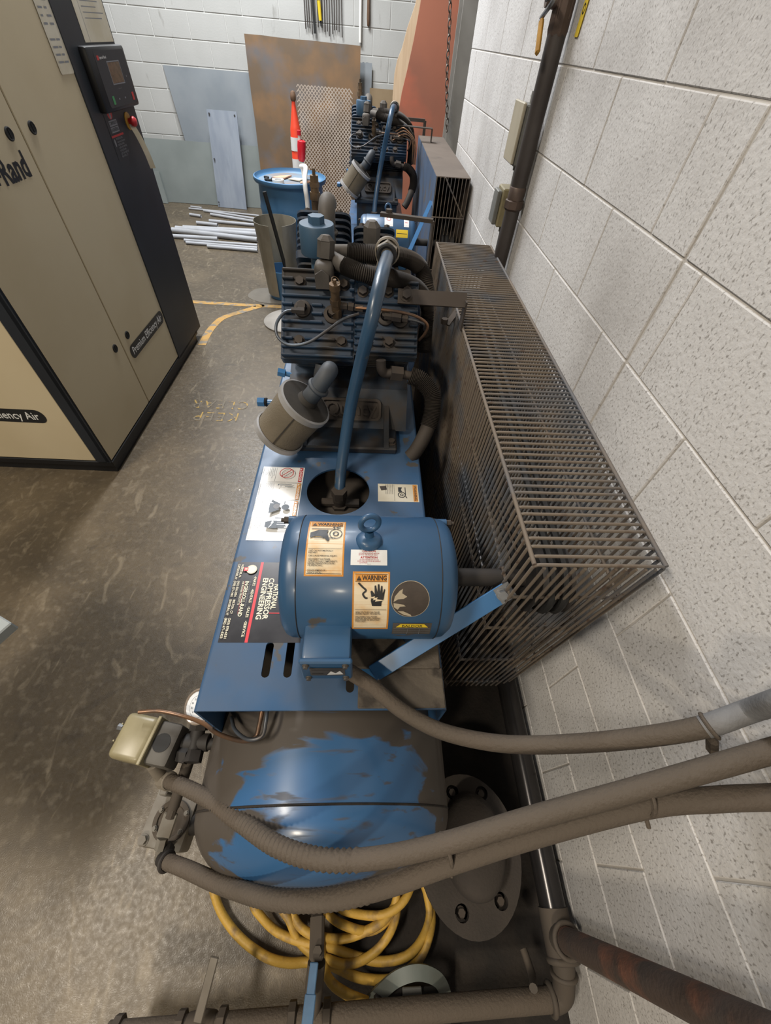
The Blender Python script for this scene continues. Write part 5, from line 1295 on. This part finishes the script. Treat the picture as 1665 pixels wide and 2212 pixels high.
# ================================================================== LOW PIPING NEAR THE CAMERA
lp = root('low_piping', (.53, -.2, 0), 'dusty low air piping with ball valves and a rusty riser by the wall', 'piping')
LX, LZ, PR, TY = .532, .20, .034, -.205
XA, XB = ZP(1190, 2158, .13), ZP(230, 2238, .13); XB.z = XA.z; xd = (XB - XA).normalized(); XR = .0240
def along(px): 
    t = (ZP(px, 2190, .13).x - XA.x) / xd.x; return XA + xd * t
g = G(); g.cyl((LX, TY, LZ), (LX, 2.2, LZ), PR, seg=24); ob('floor_pipe', g, MT['pipe_shiny'], lp)
g = G(); g.cyl((LX, TY - .005, LZ + .01), (LX + .008, TY - .005, 2.2), .0265, seg=20); ob('riser', g, MT['rust'], lp)
EX = V((LX + .004, XA.y, .13))
g = G(); g.cyl((LX, TY + .05, LZ), (LX, TY - .04, LZ), .038, seg=20); g.cyl((LX, TY - .005, LZ), (LX, TY - .005, LZ + .055), .033, seg=18); g.torus((LX, TY - .005, LZ + .055), (0, 0, 1), .032, .006, 22, 8); g.torus((LX, TY - .045, LZ), (0, 1, 0), .034, .008, 22, 8)
ob('tee', g, MT['iron_dusty'], lp, smooth=60)
g = G(); g.tube(smoothpath([(LX, TY - .04, LZ), (LX + .002, TY - .07, LZ - .02), EX + V((-.002, .012, .012)), EX + V((-.02, .0, .0)), XA + xd * .0], 6), .027, 16); g.torus(XA, xd, .027, .007, 22, 8); g.torus((LX + .002, TY - .072, LZ - .022), (0, 1, .4), .028, .006, 22, 8)
ob('elbow', g, MT['iron_dusty'], lp, smooth=60)
g = G(); g.cyl(XA, XB, XR, seg=20); ob('cross_pipe', g, MT['conduit'], lp)
for px in (632, 706, 262, 395, 482):
    g = G(); g.lathe([(-.010, XR), (-.008, XR + .009), (.008, XR + .009), (.010, XR)], along(px), xd, 10); ob('pipe_collar', g, MT['iron_dusty'], lp)
vb = along(438); g = G(); g.lathe([(-.035, XR), (-.03, .027), (0, .031), (.03, .027), (.035, XR)], vb, xd, 20); g.cyl(vb, vb + V((0, 0, .045)), .011, seg=12); ob('ball_valve', g, MT['iron_dusty'], lp)
a, b = ZP(426, 2210, .185), ZP(464, 2066, .20); g = G(); g.bar(a, b, .021, .006, (0, 0, 1), bev=.002); ob('valve_lever', g, MT['lever_grey'], lp)
# drain line from the tank down to the cross pipe with its blue lever
dx = -.074
g = G(); g.tube(smoothpath([(dx, -.02, .11), (dx, -.04, .085), (dx, -.09, .085)], 5), .016, 12); g.cyl((dx, -.09, .088), (dx, -.13, .12), .015, seg=14); ob('drain_valve', g, MT['iron_dusty'], lp)
a, b = ZP(686, 1975, .16), ZP(684, 2078, .18); tj = along(672)
g = G(); g.bar(a, b, .036, .036, (0, 0, 1), bev=.006); g.bolt((a + b) / 2 + V((.004, -.02, .018)), (0, 0, 1), .011, .010); g.cyl(b, tj, .022, seg=12); g.cyl(a + V((0, -.01, 0)), (a.x, a.y + .0, .10), .014, seg=12); ob('valve_block', g, MT['iron_dusty'], lp)
a, b = ZP(679, 2078, .21), ZP(662, 2225, .225); m_ = (a + b) / 2
g = G(); g.bar(a, m_, .020, .007, (0, 0, 1), bev=.002); g.bar(m_ - (m_ - a) * .03, b, .026, .007, (0, 0, 1), bev=.002); ob('valve_lever', g, MT['blue_lever'], lp)
# small dusty stub pipe by the tee
sp = [ZP(1130, 2050, .12), ZP(1142, 2085, .13), ZP(1150, 2110, .15), ZP(1152, 2135, .19)]
g = G(); g.tube(smoothpath(sp, 5), .010, 10); ob('stub_pipe', g, MT['iron_dusty'], lp, smooth=60)

# ================================================================== DARK FLANGED HOUSING ON THE FLOOR BY THE WALL
fc = ZP(1013, 1835, .19); fc.z = 0
fl = root('flanged_housing', fc, 'dark dusty round flanged housing with bolts on the floor beside the tank', 'machine housing')
g = G(); EL = 1.22
M_ = frame(fc + V((0, 0, .175)), V((1, 0, 0)), V((0, 1, 0)), V((0, 0, 1)))
bolts = [(-.038, -.128), (.072, -.108), (-.03, .135), (.06, .13)]
v2, f2 = fill(circle(.148, 44, 0, 0, 1, EL), [circle(0.019, 16, *b) for b in bolts])
g.add([M_ @ V((p[0], p[1], .012)) for p in v2], f2); g.add([M_ @ V((p[0], p[1], -.008)) for p in v2], [tuple(reversed(q)) for q in f2])
for loop in [circle(.148, 44, 0, 0, 1, EL)] + [circle(0.019, 16, *b) for b in bolts]:
    n = len(loop); g.add([M_ @ V((p[0], p[1], .012)) for p in loop] + [M_ @ V((p[0], p[1], -.008)) for p in loop], [(i, (i + 1) % n, n + (i + 1) % n, n + i) for i in range(n)])
ob('flange', g, MT['flange'], fl)
g = G(); vv = []; rings = [(.105, 0.01), (.103, .035), (.098, .055), (.085, .068), (.05, .076)]
for r, z in rings: vv += [M_ @ V((p[0] + .012, p[1] + .012, z)) for p in circle(r, 36, 0, 0, .86, 1.18)]
ff = [(i * 36 + k, i * 36 + (k + 1) % 36, (i + 1) * 36 + (k + 1) % 36, (i + 1) * 36 + k) for i in range(len(rings) - 1) for k in range(36)] + [tuple(4 * 36 + k for k in range(36))]
g.add(vv, ff); ob('dome', g, MT['flange'], fl, smooth=50)
g = G(); vv = []
for r, z in ((.12, 0), (.12, .17)): vv += [(fc.x + p[0], fc.y + p[1], z) for p in circle(r, 32, 0, 0, 1, EL)]
g.add(vv, [(k, (k + 1) % 32, 32 + (k + 1) % 32, 32 + k) for k in range(32)] + [tuple(range(31, -1, -1))]); ob('housing_body', g, MT['iron_dark'], fl)
for b in bolts:
    g = G(); g.bolt(M_ @ V((b[0], b[1], -.008)), (0, 0, 1), .010, .014); ob('flange_bolt', g, MT['iron'], fl)

# oily dirt along the foot of the wall, shade painted into its dark colour
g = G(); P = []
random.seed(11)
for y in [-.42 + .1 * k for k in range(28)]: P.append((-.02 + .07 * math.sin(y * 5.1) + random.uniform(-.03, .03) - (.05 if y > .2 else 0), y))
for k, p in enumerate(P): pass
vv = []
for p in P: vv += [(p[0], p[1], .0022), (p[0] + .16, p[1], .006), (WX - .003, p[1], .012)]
g.add(vv, [f for i in range(len(P) - 1) for f in ((3*i, 3*i+1, 3*i+4, 3*i+3), (3*i+1, 3*i+2, 3*i+5, 3*i+4))]); ob('shaded_dirt', g, MT['grime_shade'], None, label='oily dirt darkened with painted shade along the foot of the block wall', cat='dirt', kind='stuff')

# ================================================================== YELLOW HOSE
H_ = [(462, 1870), (459, 1915), (480, 1975), (522, 2029), (577, 2068), (625, 2080), (662, 2078), (712, 2084), (781, 2113), (853, 2113), (901, 2077), (925, 2029), (932, 1970), (905, 1900), (800, 1860), (660, 1862), (565, 1895), (546, 1948), (565, 1981), (600, 2014), (655, 2036), (712, 2046), (763, 2064), (823, 2077), (883, 2062), (919, 2012), (926, 1955), (895, 1885), (780, 1845), (660, 1875),
      (607, 1945), (625, 1987), (643, 2029), (670, 2056), (705, 2072), (748, 2083), (800, 2064), (841, 2017), (858, 1960), (850, 1895), (770, 1865), (675, 1890), (631, 1948), (641, 1992), (668, 2016), (709, 2027), (757, 2024), (823, 1993), (855, 1950), (868, 1895), (800, 1875), (720, 1900), (698, 1950), (712, 1978), (747, 2000), (799, 2011), (841, 1981), (857, 1921), (830, 1880), (765, 1890), (720, 1930), (735, 1962), (783, 1976), (835, 1974), (877, 1939), (884, 1890), (800, 1885), (705, 1945), (692, 2020), (699, 2083), (715, 2122), (751, 2148), (800, 2168)]
P = []
for k, (x, y) in enumerate(H_):
    z = .016 + .020 * (0.5 + 0.5 * math.sin(k * 1.9)) + .0006 * k
    P.append(ZP(x, y, z))
g = G(); g.tube(evenpath(smoothpath(P, 8), .012), .0112, 10)
ob('air_hose', g, MT['hose_yellow'], None, smooth=60, label='coiled yellow rubber air hose on the floor below the tank', cat='hose')

# grey-green tool with a looped handle on the floor
tc = ZP(880, 2155, .1); tl = root('floor_tool', (tc.x, tc.y, 0), 'grey-green housing with an arched grip on the floor under the pipe', 'tool')
g = G(); P = [ZP(800, 2165, .03), ZP(825, 2140, .08), ZP(860, 2112, .12), ZP(905, 2100, .13), ZP(945, 2115, .11), ZP(962, 2150, .06), ZP(962, 2190, .03)]
Q = smoothpath(P, 6); 
vv = []
for k, q in enumerate(Q):
    t = (Q[min(k + 1, len(Q) - 1)] - Q[max(k - 1, 0)]).normalized(); sd = t.cross(V((0, 0, 1))).normalized(); up = sd.cross(t)
    vv += [q + sd * .015 + up * .006, q - sd * .015 + up * .006, q - sd * .015 - up * .006, q + sd * .015 - up * .006]
g.add(vv, [(4 * k + a, 4 * k + (a + 1) % 4, 4 * k + 4 + (a + 1) % 4, 4 * k + 4 + a) for k in range(len(Q) - 1) for a in range(4)] + [(3, 2, 1, 0), tuple(4 * (len(Q) - 1) + a for a in range(4))])
ob('grip', g, MT['greenish'], tl)
g = G(); c = ZP(890, 2190, .05); g.box((c.x, c.y, .04), (.20, .11, .08), bev=.018, seg=2); ob('body', g, MT['iron_dark'], tl)
g = G(); c = ZP(890, 2150, .085); g.box(c, (.05, .03, .012), bev=.002); ob('label_plate', g, MT['boxgrey'], tl)

# grey table corner at the left edge of the picture
tcn = ZP(25, 1345, .74)
tb = root('table', (tcn.x - .45, tcn.y - .02, 0), 'grey pedestal table whose corner shows at the left edge', 'table')
a1 = V((-.80, .57, 0)).normalized(); a2 = V((-.48, -.88, 0)).normalized()
a1 = (ZP(0, 1330, .74) - tcn).normalized(); a2 = V((a1.y, -a1.x, 0)); a2 = a2 if a2.y < 0 else -a2
o = V((tcn.x, tcn.y, 0)); M_ = frame(o, a1, a2, V((0, 0, 1)))
g = G(); g.span((0, 0, .71), (.62, .62, .74), M=M_ if M_.to_3x3().determinant() > 0 else frame(o, a1, a2, V((0, 0, 1))), bev=.003); ob('table_top', g, MT['table_grey'], tb)
g = G(); g.cyl(M_ @ V((.50, .50, .03)), M_ @ V((.50, .50, .71)), .035); ob('pedestal', g, MT['charcoal'], tb)
g = G(); g.lathe([(0, .11), (.02, .11), (.03, .05), (.03, 0)], M_ @ V((.50, .50, 0)), (0, 0, 1), 28); ob('base', g, MT['charcoal'], tb)

# ================================================================== BACK OF THE ROOM
# sheets leaning on the back wall: thick panels from four corners
def sheet(name, c, t, mat, label, cat='metal sheet', group='sheets leaning on the back wall', jag=0, mats=None):
    """c: corners bottom-left, bottom-right, top-right, top-left"""
    c = [V(p) for p in c]; n = (c[1] - c[0]).cross(c[3] - c[0]).normalized()
    loop = c
    if jag:
        loop = []
        for a, b in zip(c, c[1:] + c[:1]):
            k = 7
            for i in range(k):
                p = a + (b - a) * (i / k)
                if i: p = p + V((random.uniform(-jag, jag), 0, random.uniform(-jag, jag)))
                loop.append(p)
    g = G(); m = len(loop); g.add(loop + [p - n * t for p in loop], [tuple(range(m)), tuple(range(2 * m - 1, m - 1, -1))] + [(i, m + i, m + (i + 1) % m, (i + 1) % m) for i in range(m)])
    return ob(name, g, MT[mat], None, smooth=0, label=label, cat=cat, group=group)
sheet('grey_sheet', [(-2.28, 6.82, .005), (-1.2, 6.82, .005), (-1.2, 6.955, 1.26), (-2.42, 6.955, 1.26)], .004, 'galv', 'large slanted grey sheet behind the rusty plate, left of it')
sheet('grey_sheet', [(-3.05, 6.775, .004), (-1.30, 6.775, .004), (-1.30, 6.845, .635), (-3.05, 6.845, .635)], .003, 'galv_green', 'long low grey-green sheet standing along the floor at the back')
s3 = sheet('pale_sheet', [(-2.055, 6.70, .004), (-1.665, 6.66, .004), (-1.61, 6.755, .945), (-1.965, 6.765, .945)], .012, 'galv_light', 'narrow pale bluish metal panel leaning in front of the sheets', 'metal panel')
for p in ((-1.94, .91), (-1.64, .91), (-1.98, .5), (-2.03, .06), (-1.69, .04)):
    g = G(); y = 6.69 + .08 * p[1] - .006; g.cyl((p[0], y, p[1]), (p[0], y - .008, p[1]), .010, seg=10); ob('rivet', g, MT['steel'], s3)
s4 = sheet('small_tray', [(-3.0, 6.70, .004), (-2.72, 6.70, .004), (-2.74, 6.745, .33), (-3.02, 6.745, .33)], .02, 'galv_green', 'small grey-green tray leaning beside the compressor cabinet', 'metal tray')
sheet('rusty_plate', [(-1.395, 6.60, .004), (-.13, 6.60, .004), (-.13, 6.77, 1.545), (-1.395, 6.77, 1.555)], .008, 'rust_plate', 'big brown rusty steel plate leaning on the back wall', 'steel plate', jag=.004)
sheet('grey_offcut', [(-.14, 6.84, .004), (.02, 6.84, .004), (.0, 6.93, 1.42), (-.14, 6.93, 1.42)], .004, 'galv', 'narrow grey offcut sticking out right of the rusty plate', 'metal offcut', jag=.006)
sheet('cardboard', [(-.02, 6.86, .004), (.34, 6.86, .004), (.34, 6.90, 1.225), (-.02, 6.90, 1.225)], .006, 'cardboard', 'brown cardboard sheet leaning left of the wooden board', 'cardboard')
# expanded metal
def expanded():
    x0, x1, z1 = -.84, -.205, 1.24
    y0, y1 = 6.30, 6.52
    g = G(); cw, ch, r = .038, .0195, .0042
    nx, nz = int((x1 - x0) / cw), int(z1 / ch)
    def P(x, z): return V((x, y0 + (y1 - y0) * z / z1, z))
    N_ = V((0, -1, .18)).normalized()
    for j in range(nz):
        for i in range(nx):
            xa = x0 + i * cw + (cw / 2 if j % 2 else 0); z = j * ch
            a, b, c = P(xa, z), P(xa + cw / 2, z + ch), P(xa + cw, z)
            for p, q in ((a, b), (b, c)):
                up = (q - p).normalized().cross(N_)
                o = [p + up * r, p - up * r, q - up * r, q + up * r]
                g.add([k + N_ * .002 for k in o] + [k - N_ * .002 for k in o], [(0, 1, 2, 3), (0, 4, 5, 1), (2, 6, 7, 3)])
    return g
xm = root('expanded_mesh', (-.52, 6.3, 0), 'expanded metal mesh sheet leaning in front of the rusty plate', 'metal mesh', 'sheets leaning on the back wall')
tag(ob('diamond_mesh', expanded(), MT['expanded'], xm, smooth=0), kind='stuff')
# tools hanging on the back wall
g = G(); g.span((-.80, 6.93, 2.02), (-.24, 6.968, 2.07)); ob('tool_rail', g, MT['wood'], None, label='wooden rail fixed to the back wall above the rods', cat='rail', smooth=0)
random.seed(5)
xs = [-.745, -.722, -.700, -.672, -.605, -.56, -.53, -.505, -.478, -.45, -.425, -.398, -.372, -.345]
for k, x in enumerate(xs):
    zb = 1.60 + random.uniform(-.01, .05)
    g = G(); g.tube([(x, 6.945, 2.06), (x + .002, 6.945, 1.8), (x + random.uniform(-.004, .004), 6.945, zb)], .005, 6)
    ob('steel_rod', g, MT['strap'], None, smooth=60, label='thin dark steel rod on the back wall, %s from the left' % ('leftmost', 'second', 'third', 'fourth', 'fifth', 'sixth', 'seventh', 'eighth', 'ninth', 'tenth', 'eleventh', 'twelfth', 'thirteenth', 'fourteenth')[k], cat='rod', group='rods hanging on the back wall')
g = G(); g.bar((-.655, 6.925, 2.05), (-.64, 6.925, 1.60), .026, .012, (0, 1, 0)); ob('flat_bar', g, MT['black_rubber'], None, label='wide black flat bar hanging among the thin rods', cat='bar')
hk = root('yellow_tool', (-.58, 6.92, 1.66), 'tool with a yellow grip hanging among the rods', 'tool')
g = G(); g.cyl((-.588, 6.92, 2.05), (-.582, 6.92, 1.80), .012, seg=10); g.cyl((-.575, 6.92, 1.70), (-.572, 6.92, 1.655), .008, .004, seg=10); ob('shaft', g, MT['black_rubber'], hk)
g = G(); g.cyl((-.584, 6.92, 1.83), (-.574, 6.92, 1.695), .019, .017, seg=14); ob('grip', g, MT['yellow'], hk)
g = G(); g.tube([(-.135, 6.94, 2.3), (-.14, 6.94, 1.565)], .015, 10); ob('white_pole', g, MT['white'], None, smooth=60, label='thin white pole hanging on the back wall', cat='pole')
g = G(); g.lathe([(0, .013), (.2, .014), (.32, .017), (.37, .013), (.38, 0)], (-.055, 6.94, 2.06), (.012, 0, -1), 12); ob('wooden_stick', g, MT['wood_dark'], None, smooth=60, label='short brown wooden handle hanging right of the white pole', cat='handle')
# wooden board, orange sheet and chain
def outline(name, pts, y, lean, t, mat, label, cat):
    g = G(); A = [V((x, y + lean * z, z)) for x, z in pts]; n = len(A)
    v2, f2 = fill(pts); F = [(V((p[0], y + lean * p[1], p[1]))) for p in v2]
    g.add(F, [tuple(q) for q in f2]); g.add([p + V((0, t, 0)) for p in F], [tuple(reversed(q)) for q in f2])
    g.add(A + [p + V((0, t, 0)) for p in A], [(i, n + i, n + (i + 1) % n, (i + 1) % n) for i in range(n)])
    return ob(name, g, MT[mat], None, smooth=0, label=label, cat=cat)
def pt(px, py, y): p = YP(px, py, y); return (p.x, p.z)
yb = 6.35
L_ = [pt(x, y, yb) for x, y in ((908, -40), (897, 10), (880, 60), (868, 105), (858, 130), (852, 160), (848, 210), (847, 250), (846, 300))]
outline('wooden_board', [(L_[-1][0], .0)] + L_[::-1] + [pt(930, -40, yb), (pt(905, 260, yb)[0], .9), (pt(900, 300, yb)[0], .0)], yb, 0, .045, 'wood', 'tall pale wooden board with a curved edge behind the orange sheet', 'wooden board')
yo = 6.15
R_ = [pt(x, y, yo) for x, y in ((916, -40), (906, 20), (893, 90), (880, 150), (868, 200), (861, 240), (861, 260))]
outline('orange_sheet', [(R_[-1][0], .0)] + R_[::-1] + [pt(1010, -40, yo), pt(995, 40, yo), pt(976, 160, yo), pt(966, 240, yo), (pt(958, 290, yo)[0], .0)], yo, 0, .03, 'orange_board', 'large faded orange sheet standing beside the steel column', 'orange sheet')
ch = root('chain', (.70, 4.9, .6), 'steel chain hanging in front of the orange sheet and column', 'chain')
top, bot = YP(972, -60, 4.9), YP(964, 290, 4.9)
g = G(); R3 = .0155
g.torus((0, 0, 0), (0, 1, 0), R3, .0045, 12, 6); g.v = [V((p.x * .8, p.y, p.z * 1.55)) for p in g.v]
ln0 = ob('chain_link', g, MT['chain'], ch, smooth=60); L0 = V((0, 0, 0))
nl = int((top - bot).length / .038)
for k in range(nl):
    p = top + (bot - top) * (k / nl) + V((.006 * math.sin(k * .35), 0, 0))
    if k == 0: ln0.location = p - WL[ch]; WL[ln0] = p
    else: inst(ln0, 'chain_link', p, ch, rot=(0, .05 * math.sin(k), math.pi / 2 * (k % 2) + .4))

# ================================================================== DRUM, PUMP, TIN, PIPES
DX, DY, DR, DH = -.703, 4.53, .292, .80
dm = root('plastic_drum', (DX, DY, 0), 'blue plastic drum standing behind the front compressor', 'drum')
g = G(); g.lathe([(0, 0), (0, .25), (.03, .275), (.20, .285), (.23, .292), (.26, .285), (.55, .285), (.58, .292), (.61, .285), (.74, .280), (.762, .285), (.768, .310), (.780, .316), (.800, .314), (.803, .304), (.785, .300), (.770, .290), (.766, .27)], (DX, DY, 0), (0, 0, 1), 56)
ob('shell', g, MT['drum_blue'], dm, smooth=50)
g = G(); g.lathe([(.766, .289), (.772, .27), (.774, .16), (.770, .12), (.770, 0)], (DX, DY, 0), (0, 0, 1), 48); g.cyl((DX + .17, DY + .05, .772), (DX + .17, DY + .05, .786), .04); ob('lid', g, MT['drum_lid'], dm)
def scrap(name, pts, mat, label, cat, z=.776):
    g = G(); n = len(pts); lo = [V((DX + x, DY + y, z)) for x, y in pts]; hi = [p + V((0, 0, .004 + .004 * (i % 3))) for i, p in enumerate(lo)]
    g.add(lo + hi, [tuple(range(n - 1, -1, -1)), tuple(range(n, 2 * n))] + [(i, (i + 1) % n, n + (i + 1) % n, n + i) for i in range(n)]); return ob(name, g, MT[mat], None, smooth=0, label=label, cat=cat)
scrap('paper_scrap', [(-.16, .02), (-.05, .0), (.0, .10), (-.10, .10)], 'peach', 'peach coloured paper scrap on the blue drum lid', 'paper')
scrap('paper_scrap', [(-.02, .0), (.09, -.05), (.13, .01), (.03, .06)], 'offwhite', 'crumpled cream paper scrap in the middle of the drum lid', 'paper')
scrap('paper_scrap', [(.10, -.11), (.19, -.08), (.20, -.03), (.10, -.06)], 'peach', 'small orange paper scrap near the drum pump', 'paper')
g = G(); c = V((DX - .085, DY - .13, .775)); g.lathe([(0, .030), (0, .050), (.022, .050), (.022, .030)], c, (0, 0, 1), 28, closed=True); ob('tape_roll', g, MT['white'], None, label='white roll of tape lying on the drum lid', cat='tape roll')
g = G(); g.tube(smoothpath([(DX - .22, DY - .02, .784), (DX - .18, DY - .06, .79), (DX - .2, DY - .10, .784), (DX - .14, DY - .12, .786), (DX - .15, DY - .06, .784)], 6), .009, 8); ob('black_cable', g, MT['black_rubber'], None, smooth=60, label='short black cable lying on the drum lid rim', cat='cable')
sp_ = root('siphon_pump', (DX + .16, DY + .02, .78), 'red handled siphon pump with white tube standing in the drum', 'pump')
a, b = YP(646, 292, 4.55), YP(651, 322, 4.55); c_ = YP(651, 345, 4.55)
t_ = YP(658, 360, 4.55)
g = G(); g.cyl(V((t_.x - .01, 4.55, .776)), c_ + V((0, 0, .0)), .018, .016, seg=14); g.cyl(c_, a, .013, .012, seg=12); ob('pump_tube', g, MT['white'], sp_, smooth=60)
g = G(); g.lathe([(0, .024), (.02, .032), (.10, .036), (.13, .034), (.14, .015)], c_ - V((0, 0, .01)), (b - c_), 20); g.cyl(a, a + V((0, 0, .03)), .016, seg=12); ob('handle', g, MT['red_bright'], sp_, smooth=40)
w_ = [YP(652, 362, 4.52), YP(662, 365, 4.50), YP(661, 385, 4.46), YP(660, 410, 4.205), YP(664, 440, 4.19), YP(667, 480, 4.18)]
w_ = [YP(650, 360, 4.50), YP(660, 362, 4.44), YP(658, 385, 4.22), YP(660, 410, 4.17), YP(664, 440, 4.17), YP(668, 500, 4.17)]
g = G(); g.tube(smoothpath(w_, 6), .019, 12); ob('outlet_hose', g, MT['white'], sp_, smooth=60)
# rolled tin around a blue bucket with a black pipe in it
TXc, TYc = -.788, 4.02
tn = root('tin_sleeve', (TXc, TYc, 0), 'rolled galvanised sheet sleeve standing around a blue bucket', 'sheet sleeve')
g = G(); vv = []; n = 46; a0, a1_ = math.radians(-62), math.radians(262)
rows = [(.035, .138), (.2, .148), (.4, .161), (.6, .176)]
for z, r in rows:
    for k in range(n + 1):
        t = a0 + (a1_ - a0) * k / n; zz = z + (.06 * max(0, 1 - k / 4) if z < .1 else 0)
        vv.append(V((TXc + r * math.cos(t), TYc + r * math.sin(t), zz)))
m = n + 1
g.add(vv, [(i * m + k, i * m + k + 1, (i + 1) * m + k + 1, (i + 1) * m + k) for i in range(3) for k in range(n)])
vi = [V((TXc + (p.x - TXc) * .985, TYc + (p.y - TYc) * .985, p.z)) for p in vv]
g.add(vi, [(i * m + k, (i + 1) * m + k, (i + 1) * m + k + 1, i * m + k + 1) for i in range(3) for k in range(n)])
g.add([vv[3 * m + k] for k in range(m)] + [vi[3 * m + k] for k in range(m)], [(k, k + 1, m + k + 1, m + k) for k in range(n)])
ob('sleeve', g, MT['tin'], tn, smooth=40)
g = G(); g.lathe([(0, 0), (0, .118), (.004, .122), (.24, .130), (.24, .125), (.02, .115), (.02, 0)], (TXc, TYc, 0), (0, 0, 1), 40)
ob('blue_bucket', g, MT['drum_blue'], None, smooth=40, label='blue bucket inside the galvanised sleeve on the floor', cat='bucket')
g = G(); a, b = V((TXc + .09, TYc - .04, .024)), YP(571, 414, 3.99); g.tube([a, a + (b - a) * .5, b], .016, 14); ob('black_pipe', g, MT['black_rubber'], None, smooth=60, label='black plastic pipe leaning inside the galvanised sleeve', cat='pipe')
# white pipes on the floor
random.seed(2)
pv = [((372, 497), (556, 518), .028), ((380, 494), (556, 507), .030), ((374, 510), (470, 516), .022), ((398, 519), (556, 530), .016), ((402, 524), (556, 536), .016), ((448, 532), (556, 541), .018), ((396, 492), (556, 500), .026), ((425, 481), (470, 486), .020), ((452, 477), (560, 487), .018), ((410, 463), (434, 467), .016), ((408, 450), (560, 466), .010), ((440, 455), (560, 474), .014), ((455, 463), (560, 480), .016), ((412, 446), (436, 449), .010)]
names = ['second thick white plastic pipe of the pile on the floor', 'thickest white plastic pipe of the pile on the floor', 'short white pipe end at the left of the floor pile', 'thin white pipe on the near side of the floor pile', 'thin white pipe, second from the near edge of the pile', 'nearest white pipe of the pile, lying by itself', 'grey-white pipe at the back of the thick floor pipes', 'short white pipe piece behind the thick pipes', 'white pipe lying towards the blue drum', 'very short white offcut at the far left of the pile', 'thin long white rod, farthest of the floor pile', 'thin white tube beside the farthest rod', 'white tube with a taped joint behind the pile', 'tiny white chip of pipe near the back sheets']
for (a, b, r), nm in zip(pv, names):
    A, B_ = ZP(*a, r + .001), ZP(*b, r + .001); g = G(); d = (B_ - A).normalized(); g.lathe([(0, r * .8), (0, r), ((B_ - A).length, r), ((B_ - A).length, r * .8)], A, d, 14, closed=True)
    ob('plastic_pipe', g, MT['pvc'], None, smooth=50, label=nm, cat='pipe', group='white pipes lying on the floor')
# striped delineator post
cp_ = YP(632, 195, 5.6); cone = root('delineator_post', (cp_.x - .02, 5.6, 0), 'orange and white striped delineator post behind the drum', 'delineator post')
cx_, kz = cp_.x - .02, cp_.z / 1.075
def cl(prof): return [(z * kz, r) for z, r in prof]
g = G(); g.lathe(cl([(0, 0), (0, .20), (.03, .20), (.05, .09), (.10, .062), (.84, .052), (.86, .046), (.97, .022), (1.0, .018), (1.02, .018)]), (cx_, 5.6, 0), (.015, 0, 1), 28); ob('post', g, MT['cone_orange'], cone, smooth=40)
g = G(); g.lathe(cl([(1.01, .017), (1.02, .026), (1.05, .028), (1.07, .018), (1.075, 0)]), (cx_, 5.6, 0), (.015, 0, 1), 18); ob('knob', g, MT['wood_dark'], cone, smooth=40)
for z0, z1 in ((.70, .79), (.55, .645)):
    g = G(); g.lathe(cl([(z0, .0575), (z1, .0560)]), (cx_, 5.6, 0), (.015, 0, 1), 28); ob('white_band', g, MT['paperwhite'], cone, smooth=40)
# grey round base lying on the floor
c = (ZP(573, 690, .02) + V((.20, .02, 0))); g = G(); g.lathe([(0, .215), (.012, .215), (.02, .205), (.05, .06), (.05, 0)], (c.x, c.y, 0), (0, 0, 1), 44); g.lathe([(0, 0), (0, .215)], (c.x, c.y, .001), (0, 0, 1), 44)
ob('round_base', g, MT['disc_grey'], None, label='grey round base plate on the floor left of the front compressor', cat='base plate')
